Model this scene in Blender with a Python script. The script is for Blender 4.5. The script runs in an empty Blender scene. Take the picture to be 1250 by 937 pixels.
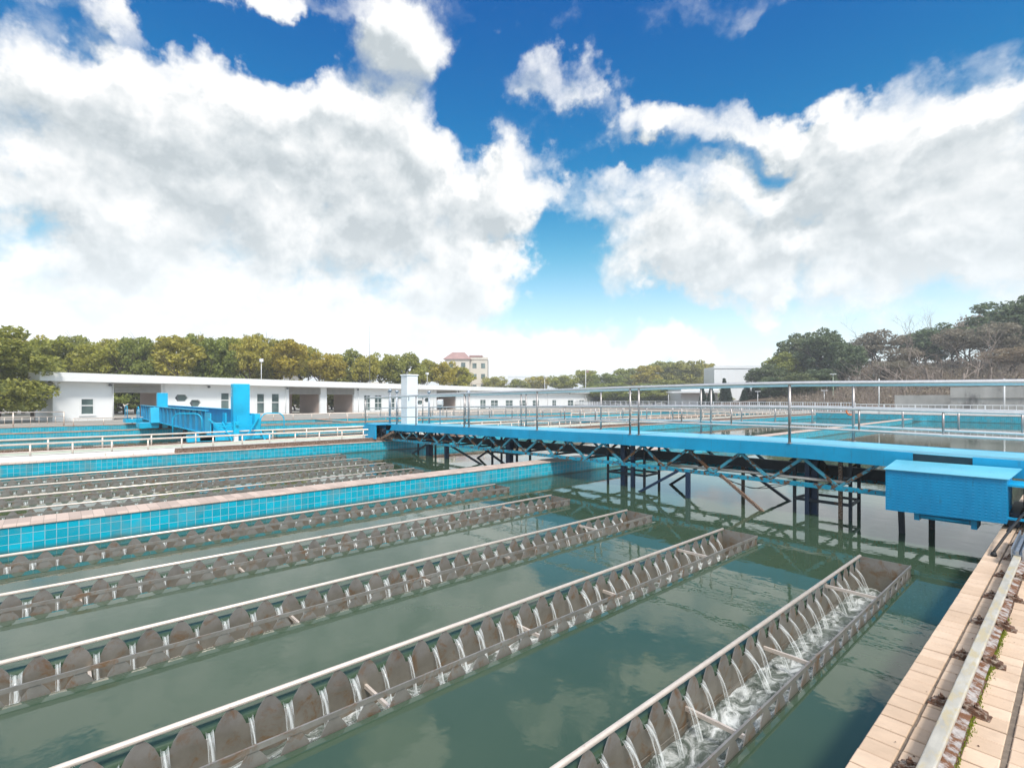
import bpy, math, random
import numpy as np
from mathutils import Vector, Matrix

random.seed(7)
RNG = np.random.default_rng(11)
scene = bpy.context.scene
COL = scene.collection
PI = math.pi

# ------------------------------------------------------------------ camera
EYE = 2.12                       # metres above the water (world z = 0)
YAW = math.radians(48.3)
FX, FY = -math.sin(YAW), math.cos(YAW)       # viewing direction on the ground
RX, RY = math.cos(YAW), math.sin(YAW)        # to the right of it
FPX = 624.0
cam_d = bpy.data.cameras.new("camera")
cam = bpy.data.objects.new("camera", cam_d)
COL.objects.link(cam)
cam.location = (0, 0, EYE)
cam.rotation_euler = (math.radians(90), 0, YAW)
cam_d.sensor_width = 36
cam_d.lens = 36 * FPX / 1250
cam_d.shift_y = 17.5 / 1250
cam_d.clip_start = 0.05
cam_d.clip_end = 4000
scene.camera = cam


def at_dist(px, py, F):
    """surveyed point: bearing / elevation read off the photograph, distance in metres"""
    R = (px - 625) / FPX * F
    return Vector((FX * F + RX * R, FY * F + RY * R, EYE + (486 - py) / FPX * F))


def at_u(px, u):
    """v coordinate where the bearing px meets the line x = u"""
    t = (px - 625) / FPX
    return u * (FY + RY * t) / (FX + RX * t)


# ------------------------------------------------------------------ material helpers
def new_mat(name):
    m = bpy.data.materials.new(name)
    m.use_nodes = True
    nt = m.node_tree
    b = nt.nodes["Principled BSDF"]
    return m, nt, b


def N(nt, t, **kw):
    n = nt.nodes.new(t)
    for k, v in kw.items():
        setattr(n, k, v)
    return n


def ramp(nt, fac, stops):
    r = N(nt, "ShaderNodeValToRGB")
    el = r.color_ramp.elements
    while len(el) < len(stops):
        el.new(0.5)
    for e, (p, c) in zip(el, stops):
        e.position = p
        e.color = (c[0], c[1], c[2], 1) if hasattr(c, "__len__") else (c, c, c, 1)
    nt.links.new(fac, r.inputs["Fac"])
    return r.outputs["Color"]


def noise(nt, scale, detail=4, rough=0.55, vec=None, stretch=None, dist=0.0):
    n = N(nt, "ShaderNodeTexNoise")
    n.inputs["Scale"].default_value = scale
    n.inputs["Detail"].default_value = detail
    n.inputs["Roughness"].default_value = rough
    n.inputs["Distortion"].default_value = dist
    if vec is None:
        vec = N(nt, "ShaderNodeNewGeometry").outputs["Position"]
    if stretch:
        mp = N(nt, "ShaderNodeMapping")
        mp.inputs["Scale"].default_value = stretch
        nt.links.new(vec, mp.inputs["Vector"])
        vec = mp.outputs["Vector"]
    nt.links.new(vec, n.inputs["Vector"])
    return n.outputs["Fac"]


def mixc(nt, fac, a, b, mode="MIX"):
    m = N(nt, "ShaderNodeMix", data_type="RGBA", blend_type=mode)
    def put(i, v):
        if hasattr(v, "is_output") or isinstance(v, bpy.types.NodeSocket):
            nt.links.new(v, m.inputs[i])
        elif hasattr(v, "__len__"):
            m.inputs[i].default_value = (v[0], v[1], v[2], 1)
        else:
            m.inputs[i].default_value = v
    put(0, fac); put(6, a); put(7, b)
    return m.outputs[2]


def bump(nt, b, h, strength=0.3, dist=0.01):
    n = N(nt, "ShaderNodeBump")
    n.inputs["Strength"].default_value = strength
    n.inputs["Distance"].default_value = dist
    nt.links.new(h, n.inputs["Height"])
    nt.links.new(n.outputs["Normal"], b.inputs["Normal"])
    return n


def simple(name, col, rough=0.6, metal=0.0, var=0.25, scale=3.0, bmp=0.0, stretch=None, stain=None, stain_at=0.62, stain_scale=6.0):
    """base colour broken up by two noises, optional stain colour, optional bump"""
    m, nt, b = new_mat(name)
    f = noise(nt, scale, 5, 0.6, stretch=stretch)
    lo = [c * (1 - var) for c in col]
    hi = [min(1, c * (1 + var)) for c in col]
    c = ramp(nt, f, [(0.3, lo), (0.7, hi)])
    if stain:
        s = noise(nt, stain_scale, 6, 0.65, stretch=stretch)
        sf = ramp(nt, s, [(stain_at - 0.05, 0.0), (stain_at + 0.06, 1.0)])
        c = mixc(nt, sf, c, stain)
    nt.links.new(c, b.inputs["Base Color"])
    b.inputs["Roughness"].default_value = rough
    b.inputs["Metallic"].default_value = metal
    if bmp:
        bump(nt, b, noise(nt, scale * 6, 5, 0.6), bmp, 0.01)
    return m


M = {}
BLUE = (0.001, 0.31, 0.56)
RUST = (0.12, 0.05, 0.02)


def paint(name, col, rust=0.7, rough=0.4, sc=5.0, faded=(0.10, 0.42, 0.62)):
    """weathered gloss paint with chalky fading and rust breaking through"""
    m, nt, b = new_mat(name)
    c = ramp(nt, noise(nt, 1.3, 5, 0.6), [(0.3, [x * 0.82 for x in col]), (0.72, [min(1, x * 1.12) for x in col])])
    fd = ramp(nt, noise(nt, 3.1, 7, 0.7), [(0.55, 0.0), (0.80, 0.22)])
    c = mixc(nt, fd, c, faded)
    rf = ramp(nt, noise(nt, sc, 8, 0.7), [(rust, 0.0), (rust + 0.04, 1.0)])
    rc = ramp(nt, noise(nt, 30, 5, 0.6), [(0.3, (0.05, 0.022, 0.012)), (0.7, (0.17, 0.085, 0.035))])
    c = mixc(nt, rf, c, rc)
    st = ramp(nt, noise(nt, 11, 6, 0.7, stretch=(1.6, 1.6, 0.12)), [(0.58, 0.0), (0.72, 0.42)])
    c = mixc(nt, st, c, (0.05, 0.07, 0.075))
    ch = ramp(nt, noise(nt, 38, 3, 0.6), [(0.70, 0.0), (0.72, 0.8)])
    c = mixc(nt, ch, c, (0.09, 0.06, 0.045))
    nt.links.new(c, b.inputs["Base Color"])
    r = ramp(nt, rf, [(0, rough), (1, 0.85)])
    nt.links.new(r, b.inputs["Roughness"])
    bump(nt, b, noise(nt, 22, 5, 0.65), 0.12, 0.01)
    return m


M["blue"] = paint("blue_paint", BLUE, 0.72)
M["blue_clean"] = paint("blue_paint_clean", (0.0, 0.33, 0.59), 0.80, 0.5, 5.0, (0.01, 0.36, 0.60))
M["deck_glare_paint"] = paint("sky_glare_deck_paint", (0.14, 0.50, 0.66), 0.80, 0.42, 5.0, (0.32, 0.55, 0.62))  # lighter blue for top plates: sky glare painted into the colour
M["truss"] = paint("truss_paint", (0.05, 0.28, 0.38), 0.50, 0.55, 3.2, (0.12, 0.2, 0.2))
M["chord"] = paint("chord_paint", (0.004, 0.28, 0.43), 0.52, 0.5, 14.0)
M["dark"] = paint("dark_paint", (0.012, 0.018, 0.03), 0.60, 0.5, 4.0, (0.02, 0.03, 0.05))
M["navy"] = paint("navy_paint", (0.012, 0.03, 0.075), 0.63, 0.45, 4.0, (0.03, 0.05, 0.1))
M["panel"] = paint("panel_paint", (0.008, 0.05, 0.075), 0.75, 0.45)
M["white_paint"] = simple("white_paint", (0.74, 0.75, 0.76), 0.4, 0, 0.04, 2.0, 0.03, None, (0.6, 0.55, 0.46), 0.72)
M["steel_pipe"] = simple("polished_steel", (0.78, 0.75, 0.73), 0.34, 0.75, 0.08, 14)
M["steel_post"] = simple("dull_steel", (0.36, 0.335, 0.325), 0.42, 0.8, 0.2, 9)
M["rail_pipe"] = simple("warm_steel", (0.72, 0.62, 0.54), 0.42, 0.35, 0.10, 9, 0, None, (0.42, 0.29, 0.2), 0.68)
M["rust"] = simple("rust", (0.12, 0.06, 0.036), 0.9, 0, 0.55, 26, 0.5, None, (0.33, 0.27, 0.22), 0.54, 40)
M["rail_head"] = simple("rail_head", (0.47, 0.44, 0.38), 0.55, 0.15, 0.2, 12, 0.15, (1, 0.35, 1), (0.50, 0.42, 0.27), 0.54, 16)
M["rail_web"] = simple("rail_web", (0.40, 0.37, 0.36), 0.8, 0.1, 0.35, 30, 0.4, (1, 1, 0.4), (0.17, 0.075, 0.035), 0.50, 14)
M["galv"] = simple("galvanised", (0.38, 0.41, 0.45), 0.45, 0.8, 0.2, 20, 0.1)
M["concrete"] = simple("concrete", (0.36, 0.35, 0.33), 0.9, 0, 0.22, 0.9, 0.3, (1, 1, 0.35), (0.16, 0.155, 0.15), 0.60, 0.7)
M["paving"] = simple("paving", (0.42, 0.39, 0.36), 0.9, 0, 0.15, 0.6, 0.2)
M["curb"] = simple("curb_white", (0.72, 0.71, 0.69), 0.75, 0, 0.08, 3, 0.1, (1, 1, 0.3), (0.45, 0.36, 0.28), 0.66, 5)
M["white_wall"] = simple("white_render", (0.80, 0.80, 0.79), 0.8, 0, 0.03, 0.5, 0.05, (1, 1, 0.3), (0.72, 0.70, 0.66), 0.66, 1.2)
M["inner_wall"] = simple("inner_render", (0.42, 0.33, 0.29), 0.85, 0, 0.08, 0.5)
M["roof_white"] = simple("roof_white", (0.80, 0.79, 0.77), 0.6, 0, 0.03, 0.5)
M["frame"] = simple("window_frame", (0.76, 0.76, 0.75), 0.5, 0, 0.03, 3)
M["louvre"] = simple("louvre", (0.44, 0.42, 0.39), 0.5, 0.3, 0.1, 2)
M["black"] = simple("black_rubber", (0.012, 0.012, 0.013), 0.6, 0, 0.2, 8)
M["lamp"] = simple("lamp_grey", (0.14, 0.15, 0.17), 0.5, 0.3, 0.1, 5)
M["lamp_white"] = simple("lamp_white", (0.7, 0.7, 0.7), 0.5, 0, 0.05, 5)
M["orange"] = simple("orange", (0.75, 0.17, 0.02), 0.5, 0, 0.1, 5)
M["red_roof"] = simple("red_roof", (0.36, 0.22, 0.20), 0.8, 0, 0.15, 0.5)
M["cream"] = simple("cream_wall", (0.62, 0.56, 0.48), 0.85, 0, 0.05, 0.2)
M["pale_metal"] = simple("pale_metal", (0.74, 0.75, 0.76), 0.5, 0.2, 0.05, 0.1)
M["bark"] = simple("bark", (0.075, 0.055, 0.042), 0.95, 0, 0.35, 3, 0.5)
M["bark_pale"] = simple("bark_pale", (0.27, 0.215, 0.18), 0.95, 0, 0.3, 3, 0.4)
M["moss"] = simple("moss", (0.17, 0.20, 0.012), 0.95, 0, 0.4, 30, 0.5)
M["green_pipe"] = simple("green_pipe", (0.38, 0.46, 0.33), 0.6, 0, 0.12, 3)
M["grey_pipe"] = simple("grey_pipe", (0.52, 0.50, 0.47), 0.6, 0.1, 0.12, 3)


def steel_sheet():
    """dull stainless sheet with tea-coloured stains"""
    m, nt, b = new_mat("stained_stainless")
    c = ramp(nt, noise(nt, 5, 6, 0.6), [(0.25, (0.225, 0.205, 0.185)), (0.75, (0.37, 0.345, 0.315))])
    s = ramp(nt, noise(nt, 7, 8, 0.7, dist=0.6), [(0.52, 0.0), (0.68, 0.85)])
    c = mixc(nt, s, c, (0.25, 0.12, 0.045))
    # algae film where the plate stays wet
    pos = N(nt, "ShaderNodeNewGeometry").outputs["Position"]
    sp = N(nt, "ShaderNodeSeparateXYZ"); nt.links.new(pos, sp.inputs[0])
    ad = N(nt, "ShaderNodeMath", operation="MULTIPLY_ADD")
    nt.links.new(noise(nt, 12, 5, 0.6), ad.inputs[0]); ad.inputs[1].default_value = 0.16
    nt.links.new(sp.outputs[2], ad.inputs[2])
    al = ramp(nt, ad.outputs[0], [(0.0, 0.30), (0.09, 0.0)])
    c = mixc(nt, al, c, (0.12, 0.095, 0.03))
    nt.links.new(c, b.inputs["Base Color"])
    b.inputs["Metallic"].default_value = 0.5
    b.inputs["Roughness"].default_value = 0.42
    bump(nt, b, noise(nt, 30, 4, 0.6), 0.08, 0.01)
    return m


M["sheet"] = steel_sheet()


def tile_mat(name, axis, col, grout, tw=0.122, th=0.13, rough=0.18, dirt=True, zoff=0.0):
    m, nt, b = new_mat(name)
    pos = N(nt, "ShaderNodeNewGeometry").outputs["Position"]
    sp = N(nt, "ShaderNodeSeparateXYZ"); nt.links.new(pos, sp.inputs[0])
    cb = N(nt, "ShaderNodeCombineXYZ")
    src = {"v": (1, 2), "u": (0, 2), "flat": (0, 1), "flatv": (1, 0)}[axis]
    nt.links.new(sp.outputs[src[0]], cb.inputs[0])
    a = N(nt, "ShaderNodeMath", operation="ADD"); a.inputs[1].default_value = zoff
    nt.links.new(sp.outputs[src[1]], a.inputs[0]); nt.links.new(a.outputs[0], cb.inputs[1])
    br = N(nt, "ShaderNodeTexBrick", offset=0.0, squash=1.0)
    nt.links.new(cb.outputs[0], br.inputs["Vector"])
    br.inputs["Scale"].default_value = 1
    br.inputs["Brick Width"].default_value = tw
    br.inputs["Row Height"].default_value = th
    br.inputs["Mortar Size"].default_value = 0.0032
    br.inputs["Mortar Smooth"].default_value = 0.3
    br.inputs["Color1"].default_value = (*[c * 0.80 for c in col], 1)
    br.inputs["Color2"].default_value = (*[min(1, c * 1.10) for c in col], 1)
    br.inputs["Mortar"].default_value = (*grout, 1)
    c = br.outputs["Color"]
    if dirt:
        d = ramp(nt, noise(nt, 2.2, 7, 0.65), [(0.48, 0.0), (0.80, 0.75)])
        c = mixc(nt, d, c, (0.20, 0.24, 0.22))
        # tide line of scum just above the water
        ad = N(nt, "ShaderNodeMath", operation="MULTIPLY_ADD")
        nt.links.new(noise(nt, 3, 4, 0.6), ad.inputs[0]); ad.inputs[1].default_value = 0.05
        nt.links.new(sp.outputs[2], ad.inputs[2])
        tl = ramp(nt, ad.outputs[0], [(0.03, 0.85), (0.10, 0.0)])
        c = mixc(nt, tl, c, (0.05, 0.09, 0.07))
    nt.links.new(c, b.inputs["Base Color"])
    r = ramp(nt, br.outputs["Fac"], [(0, rough), (1, 0.8)])
    nt.links.new(r, b.inputs["Roughness"])
    inv = N(nt, "ShaderNodeMath", operation="SUBTRACT"); inv.inputs[0].default_value = 1
    nt.links.new(br.outputs["Fac"], inv.inputs[1])
    bump(nt, b, inv.outputs[0], 0.5, 0.004)
    return m


TILE = (0.001, 0.38, 0.52)
M["tile_v"] = tile_mat("turquoise_tile_lengthwise", "v", TILE, (0.36, 0.50, 0.52))
M["tile_u"] = tile_mat("turquoise_tile_crosswise", "u", TILE, (0.36, 0.50, 0.52))
M["coping"] = tile_mat("coping_tile", "flatv", (0.56, 0.43, 0.36), (0.33, 0.26, 0.22), 0.137, 0.52, 0.6, False)
M["coping_far"] = tile_mat("coping_tile_brown", "flatv", (0.44, 0.27, 0.17), (0.25, 0.18, 0.13), 0.137, 0.52, 0.6, False)
M["deck_tile"] = tile_mat("walkway_tile_far", "flat", (0.54, 0.40, 0.33), (0.25, 0.21, 0.18), 0.145, 0.139, 0.7, False)


def island_mat(name, lo, hi, rough, spots=None):
    m, nt, b = new_mat(name)
    g = N(nt, "ShaderNodeNewGeometry")
    c = ramp(nt, g.outputs["Random Per Island"], [(0, lo), (1, hi)])
    f = noise(nt, 9, 6, 0.65)
    c = mixc(nt, ramp(nt, f, [(0.40, 0.0), (0.8, 0.5)]), c, [x * 0.68 for x in lo])
    c = mixc(nt, ramp(nt, noise(nt, 2.3, 6, 0.7), [(0.5, 0.0), (0.75, 0.45)]), c, [x * 0.72 for x in lo])
    if spots:
        s = ramp(nt, noise(nt, 13, 8, 0.75), [(0.66, 0.0), (0.70, 1.0)])
        c = mixc(nt, s, c, spots)
    nt.links.new(c, b.inputs["Base Color"])
    b.inputs["Roughness"].default_value = rough
    bump(nt, b, noise(nt, 60, 4, 0.6), 0.15, 0.004)
    return m


M["paver"] = island_mat("pink_paver", (0.56, 0.405, 0.285), (0.68, 0.51, 0.375), 0.75, (0.17, 0.10, 0.065))
M["mortar"] = simple("mortar", (0.17, 0.135, 0.105), 0.95, 0, 0.35, 18, 0.4)


def leaf_mat(name, dark, light, hue=0.0):
    m, nt, b = new_mat(name)
    g = N(nt, "ShaderNodeNewGeometry")
    oi = N(nt, "ShaderNodeObjectInfo")
    c = ramp(nt, g.outputs["Random Per Island"], [(0.0, dark), (0.55, [(a + d) / 2 for a, d in zip(dark, light)]), (1.0, light)])
    big = ramp(nt, noise(nt, 0.55, 3, 0.6), [(0.35, 0.0), (0.65, 1.0)])
    c2 = mixc(nt, big, c, light)
    c = mixc(nt, 0.35, c, c2)
    tint = ramp(nt, oi.outputs["Random"], [(0, (0.85, 0.95, 0.9)), (0.5, (1, 1, 1)), (1, (1.12, 1.0, 0.85))])
    c = mixc(nt, 1.0, c, tint, "MULTIPLY")
    nt.links.new(c, b.inputs["Base Color"])
    b.inputs["Roughness"].default_value = 0.55
    # leaves let some light through
    tr = N(nt, "ShaderNodeBsdfTranslucent"); nt.links.new(c, tr.inputs["Color"])
    mx = N(nt, "ShaderNodeMixShader"); mx.inputs[0].default_value = 0.45
    out = nt.nodes["Material Output"]
    nt.links.new(b.outputs[0], mx.inputs[1]); nt.links.new(tr.outputs[0], mx.inputs[2])
    nt.links.new(mx.outputs[0], out.inputs["Surface"])
    return m


M["leaf_olive"] = leaf_mat("olive_leaves", (0.22, 0.22, 0.045), (0.56, 0.50, 0.09))
M["leaf_green"] = leaf_mat("green_leaves", (0.15, 0.18, 0.045), (0.44, 0.44, 0.10))
M["leaf_dark"] = leaf_mat("dark_leaves", (0.065, 0.10, 0.06), (0.22, 0.27, 0.13))
M["leaf_grey"] = leaf_mat("dull_leaves", (0.20, 0.165, 0.125), (0.36, 0.30, 0.22))
M["leaf_fir"] = leaf_mat("conifer_needles", (0.008, 0.03, 0.014), (0.03, 0.07, 0.03))


def water_mat():
    m, nt, b = new_mat("tank_water")
    c = ramp(nt, noise(nt, 0.35, 4, 0.55), [(0.3, (0.034, 0.066, 0.038)), (0.7, (0.056, 0.088, 0.055))])
    nt.links.new(c, b.inputs["Base Color"])
    b.inputs["Roughness"].default_value = 0.015
    b.inputs["IOR"].default_value = 1.48
    h1 = noise(nt, 2.6, 3, 0.5, stretch=(1, 1, 1), dist=0.4)
    h2 = noise(nt, 9, 2, 0.5)
    a = N(nt, "ShaderNodeMath", operation="MULTIPLY_ADD")
    nt.links.new(h2, a.inputs[0]); a.inputs[1].default_value = 0.22; nt.links.new(h1, a.inputs[2])
    # calm near the troughs, a little livelier in the open basin
    bump(nt, b, a.outputs[0], 0.10, 0.022)
    return m


M["water"] = water_mat()


def foam_mat():
    m, nt, b = new_mat("churning_water")
    pos = N(nt, "ShaderNodeNewGeometry").outputs["Position"]
    f = noise(nt, 7, 8, 0.7, stretch=(1.0, 0.6, 1), dist=1.2)
    fo = ramp(nt, f, [(0.44, 0.0), (0.52, 0.25), (0.66, 0.9)])
    c = mixc(nt, fo, (0.10, 0.12, 0.10), (0.82, 0.84, 0.83))
    nt.links.new(c, b.inputs["Base Color"])
    nt.links.new(ramp(nt, fo, [(0, 0.06), (1, 0.5)]), b.inputs["Roughness"])
    b.inputs["IOR"].default_value = 1.333
    bump(nt, b, f, 0.8, 0.05)
    return m


M["foam"] = foam_mat()


def jet_mat():
    m, nt, b = new_mat("falling_water")
    tc = N(nt, "ShaderNodeTexCoord")
    f = noise(nt, 9, 5, 0.6, vec=tc.outputs["Object"], stretch=(0.5, 7.0, 0.5))
    b.inputs["Base Color"].default_value = (0.80, 0.84, 0.83, 1)
    b.inputs["Roughness"].default_value = 0.08
    b.inputs["IOR"].default_value = 1.333
    sp = N(nt, "ShaderNodeSeparateXYZ"); nt.links.new(tc.outputs["Object"], sp.inputs[0])
    ab = N(nt, "ShaderNodeMath", operation="ABSOLUTE"); nt.links.new(sp.outputs[0], ab.inputs[0])
    gl = ramp(nt, ab.outputs[0], [(0.0, 0.25), (0.03, 0.7), (0.08, 1.0)])      # clear glassy water at the lip, aerated lower down
    am = N(nt, "ShaderNodeMath", operation="MULTIPLY")
    nt.links.new(ramp(nt, f, [(0.38, 0.04), (0.64, 0.85)]), am.inputs[0]); nt.links.new(gl, am.inputs[1])
    nt.links.new(am.outputs[0], b.inputs["Alpha"])
    bump(nt, b, f, 0.6, 0.01)
    return m


M["jet"] = jet_mat()


def tread_mat():
    """checker-plate cover sheet in blue paint"""
    m, nt, b = new_mat("blue_tread_plate")
    pos = N(nt, "ShaderNodeNewGeometry").outputs["Position"]
    sp = N(nt, "ShaderNodeSeparateXYZ"); nt.links.new(pos, sp.inputs[0])
    def wave(k, kz, ph):
        a = N(nt, "ShaderNodeMath", operation="MULTIPLY"); a.inputs[1].default_value = k
        nt.links.new(sp.outputs[0], a.inputs[0])
        c = N(nt, "ShaderNodeMath", operation="MULTIPLY_ADD"); c.inputs[1].default_value = kz
        yz = N(nt, "ShaderNodeMath", operation="ADD")
        nt.links.new(sp.outputs[1], yz.inputs[0]); nt.links.new(sp.outputs[2], yz.inputs[1])
        nt.links.new(yz.outputs[0], c.inputs[0]); nt.links.new(a.outputs[0], c.inputs[2])
        s = N(nt, "ShaderNodeMath", operation="SINE"); nt.links.new(c.outputs[0], s.inputs[0])
        return s.outputs[0]
    p = N(nt, "ShaderNodeMath", operation="MULTIPLY")
    nt.links.new(wave(50, 75, 0), p.inputs[0]); nt.links.new(wave(-50, 75, 0), p.inputs[1])
    h = ramp(nt, p.outputs[0], [(0.25, 0.0), (0.75, 1.0)])
    c = ramp(nt, noise(nt, 2.5, 6, 0.65, stretch=(1, 1, 0.4)), [(0.3, (0.0, 0.20, 0.42)), (0.7, (0.001, 0.29, 0.56))])
    d = ramp(nt, noise(nt, 14, 6, 0.7, stretch=(1.5, 1, 0.25)), [(0.58, 0.0), (0.76, 0.55)])
    c = mixc(nt, d, c, (0.02, 0.08, 0.12))
    nt.links.new(c, b.inputs["Base Color"])
    b.inputs["Roughness"].default_value = 0.38
    bump(nt, b, h, 0.40, 0.006)
    return m


M["tread"] = tread_mat()


def glass_mat():
    m, nt, b = new_mat("window_glass")
    c = ramp(nt, noise(nt, 0.8, 3, 0.5), [(0.35, (0.05, 0.08, 0.08)), (0.7, (0.16, 0.22, 0.21))])
    nt.links.new(c, b.inputs["Base Color"])
    b.inputs["Roughness"].default_value = 0.05
    return m


M["glass"] = glass_mat()


def ground_mat(name, a, bcol, c3):
    m, nt, b = new_mat(name)
    f = noise(nt, 0.25, 7, 0.65)
    c = ramp(nt, f, [(0.3, a), (0.5, bcol), (0.7, c3)])
    nt.links.new(c, b.inputs["Base Color"])
    b.inputs["Roughness"].default_value = 0.95
    bump(nt, b, noise(nt, 5, 6, 0.7), 0.6, 0.05)
    return m


M["ground"] = ground_mat("ground", (0.24, 0.22, 0.19), (0.33, 0.31, 0.28), (0.28, 0.27, 0.22))
M["litter"] = ground_mat("leaf_litter", (0.07, 0.045, 0.03), (0.13, 0.085, 0.06), (0.06, 0.06, 0.03))


# ------------------------------------------------------------------ mesh builder
class MB:
    def __init__(s):
        s.v = []; s.f = []; s.smooth = []

    def add(s, vs, fs, smooth=False):
        n = len(s.v)
        s.v += [tuple(p) for p in vs]
        s.f += [tuple(i + n for i in f) for f in fs]
        s.smooth += [smooth] * len(fs)
        return s

    def box(s, x0, x1, y0, y1, z0, z1):
        vs = [(x0, y0, z0), (x1, y0, z0), (x1, y1, z0), (x0, y1, z0), (x0, y0, z1), (x1, y0, z1), (x1, y1, z1), (x0, y1, z1)]
        return s.add(vs, [(3, 2, 1, 0), (4, 5, 6, 7), (0, 1, 5, 4), (1, 2, 6, 5), (2, 3, 7, 6), (3, 0, 4, 7)])

    def cbox(s, x0, x1, y0, y1, z0, z1, c=0.01):
        """box with chamfered top edges"""
        vs = [(x0, y0, z0), (x1, y0, z0), (x1, y1, z0), (x0, y1, z0),
              (x0, y0, z1 - c), (x1, y0, z1 - c), (x1, y1, z1 - c), (x0, y1, z1 - c),
              (x0 + c, y0 + c, z1), (x1 - c, y0 + c, z1), (x1 - c, y1 - c, z1), (x0 + c, y1 - c, z1)]
        fs = [(3, 2, 1, 0), (8, 9, 10, 11)]
        for a, b in ((0, 4), (4, 8)):
            for i in range(4):
                j = (i + 1) % 4
                fs.append((a + i, a + j, b + j, b + i))
        return s.add(vs, fs)

    def bar(s, p0, p1, w, h, up=(0, 0, 1)):
        """square bar between two points, w across, h along up"""
        p0 = Vector(p0); p1 = Vector(p1)
        d = (p1 - p0).normalized()
        up = Vector(up)
        if abs(d.dot(up)) > 0.99:
            up = Vector((0, 1, 0))
        x = d.cross(up).normalized(); z = x.cross(d).normalized()
        vs = []
        for p in (p0, p1):
            for a, b in ((-1, -1), (1, -1), (1, 1), (-1, 1)):
                vs.append(p + x * (a * w / 2) + z * (b * h / 2))
        return s.add(vs, [(3, 2, 1, 0), (4, 5, 6, 7), (0, 1, 5, 4), (1, 2, 6, 5), (2, 3, 7, 6), (3, 0, 4, 7)])

    def tube(s, pts, r, n=10, r1=None, cap=True):
        pts = [Vector(p) for p in pts]
        m = len(pts)
        rs = [r + ((r1 if r1 is not None else r) - r) * i / (m - 1) for i in range(m)] if not hasattr(r, "__len__") else r
        vs = []; fs = []
        prev = None
        for i, p in enumerate(pts):
            a = pts[max(0, i - 1)]; b = pts[min(m - 1, i + 1)]
            d = (b - a).normalized()
            if prev is None:
                ref = Vector((0, 0, 1)) if abs(d.z) < 0.9 else Vector((1, 0, 0))
                x = d.cross(ref).normalized()
            else:
                x = (prev - d * prev.dot(d)).normalized()
            prev = x
            y = d.cross(x)
            for k in range(n):
                t = 2 * PI * k / n
                vs.append(p + (x * math.cos(t) + y * math.sin(t)) * rs[i])
        for i in range(m - 1):
            for k in range(n):
                k2 = (k + 1) % n
                fs.append((i * n + k, i * n + k2, (i + 1) * n + k2, (i + 1) * n + k))
        base = len(s.f)
        s.add(vs, fs, True)
        if cap:
            off = len(s.v) - len(vs)
            s.f.append(tuple(off + k for k in reversed(range(n)))); s.smooth.append(False)
            s.f.append(tuple(off + (m - 1) * n + k for k in range(n))); s.smooth.append(False)
        return s

    def lathe(s, c, prof, n=14):
        vs = []; fs = []
        for r, z in prof:
            for k in range(n):
                t = 2 * PI * k / n
                vs.append((c[0] + r * math.cos(t), c[1] + r * math.sin(t), c[2] + z))
        for i in range(len(prof) - 1):
            for k in range(n):
                k2 = (k + 1) % n
                fs.append((i * n + k, i * n + k2, (i + 1) * n + k2, (i + 1) * n + k))
        s.add(vs, fs, True)
        off = len(s.v) - len(vs)
        s.f.append(tuple(off + k for k in reversed(range(n)))); s.smooth.append(False)
        s.f.append(tuple(off + (len(prof) - 1) * n + k for k in range(n))); s.smooth.append(False)
        return s

    def quad(s, a, b, c, d):
        return s.add([a, b, c, d], [(0, 1, 2, 3)])

    def prism(s, poly, axis, a0, a1):
        """extrude a 2D polygon along x or y"""
        n = len(poly)
        f = (lambda p, a: (a, p[0], p[1])) if axis == "x" else (lambda p, a: (p[0], a, p[1]))
        vs = [f(p, a0) for p in poly] + [f(p, a1) for p in poly]
        fs = [tuple(range(n)), tuple(reversed(range(n, 2 * n)))]
        for i in range(n):
            j = (i + 1) % n
            fs.append((j, i, n + i, n + j))
        return s.add(vs, fs)


def root_of(o):
    while o.parent:
        o = o.parent
    return o


def obj(name, mb, mat, parent=None, local=False, fix=True):
    """link a builder as ONE mesh object; vertices are world positions unless local"""
    me = bpy.data.meshes.new(name)
    vs = mb.v
    if parent is not None and not local:
        r = root_of(parent)
        if r.type == "EMPTY" or r.location.length > 0:
            ox, oy, oz = r.location
            vs = [(x - ox, y - oy, z - oz) for x, y, z in vs]
    me.from_pydata(vs, [], mb.f)
    me.polygons.foreach_set("use_smooth", mb.smooth)
    if fix:
        import bmesh
        bm = bmesh.new(); bm.from_mesh(me)
        bmesh.ops.recalc_face_normals(bm, faces=bm.faces)
        bm.to_mesh(me); bm.free()
    me.materials.append(mat)
    o = bpy.data.objects.new(name, me)
    COL.objects.link(o)
    if parent is not None:
        o.parent = parent
    return o


def bevel(o, w=0.006, seg=2):
    m = o.modifiers.new("bevel", "BEVEL"); m.width = w; m.segments = seg; m.limit_method = "ANGLE"
    return o


def tag(o, label=None, cat=None, group=None, kind=None):
    if label: o["label"] = label
    if cat: o["category"] = cat
    if group: o["group"] = group
    if kind: o["kind"] = kind
    return o


def thing(name, label, cat, loc=(0, 0, 0), rotz=0.0, group=None):
    o = bpy.data.objects.new(name, None)
    COL.objects.link(o)
    o.location = loc; o.rotation_euler = (0, 0, rotz)
    o.empty_display_size = 0.2
    return tag(o, label, cat, group)


def struct(name, mb, mat):
    return tag(obj(name, mb, mat), kind="structure")


def dup(o, parent=None):
    c = o.copy(); COL.objects.link(c)
    if parent is not None: c.parent = parent
    for ch in [k for k in bpy.data.objects if k.parent == o]:
        dup(ch, c)
    return c


ORD = ["first", "second", "third", "fourth", "fifth", "sixth", "seventh", "eighth", "ninth", "tenth", "eleventh", "twelfth",
       "thirteenth", "fourteenth", "fifteenth", "sixteenth", "seventeenth", "eighteenth", "nineteenth", "twentieth",
       "twenty-first", "twenty-second", "twenty-third", "twenty-fourth"]

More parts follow.
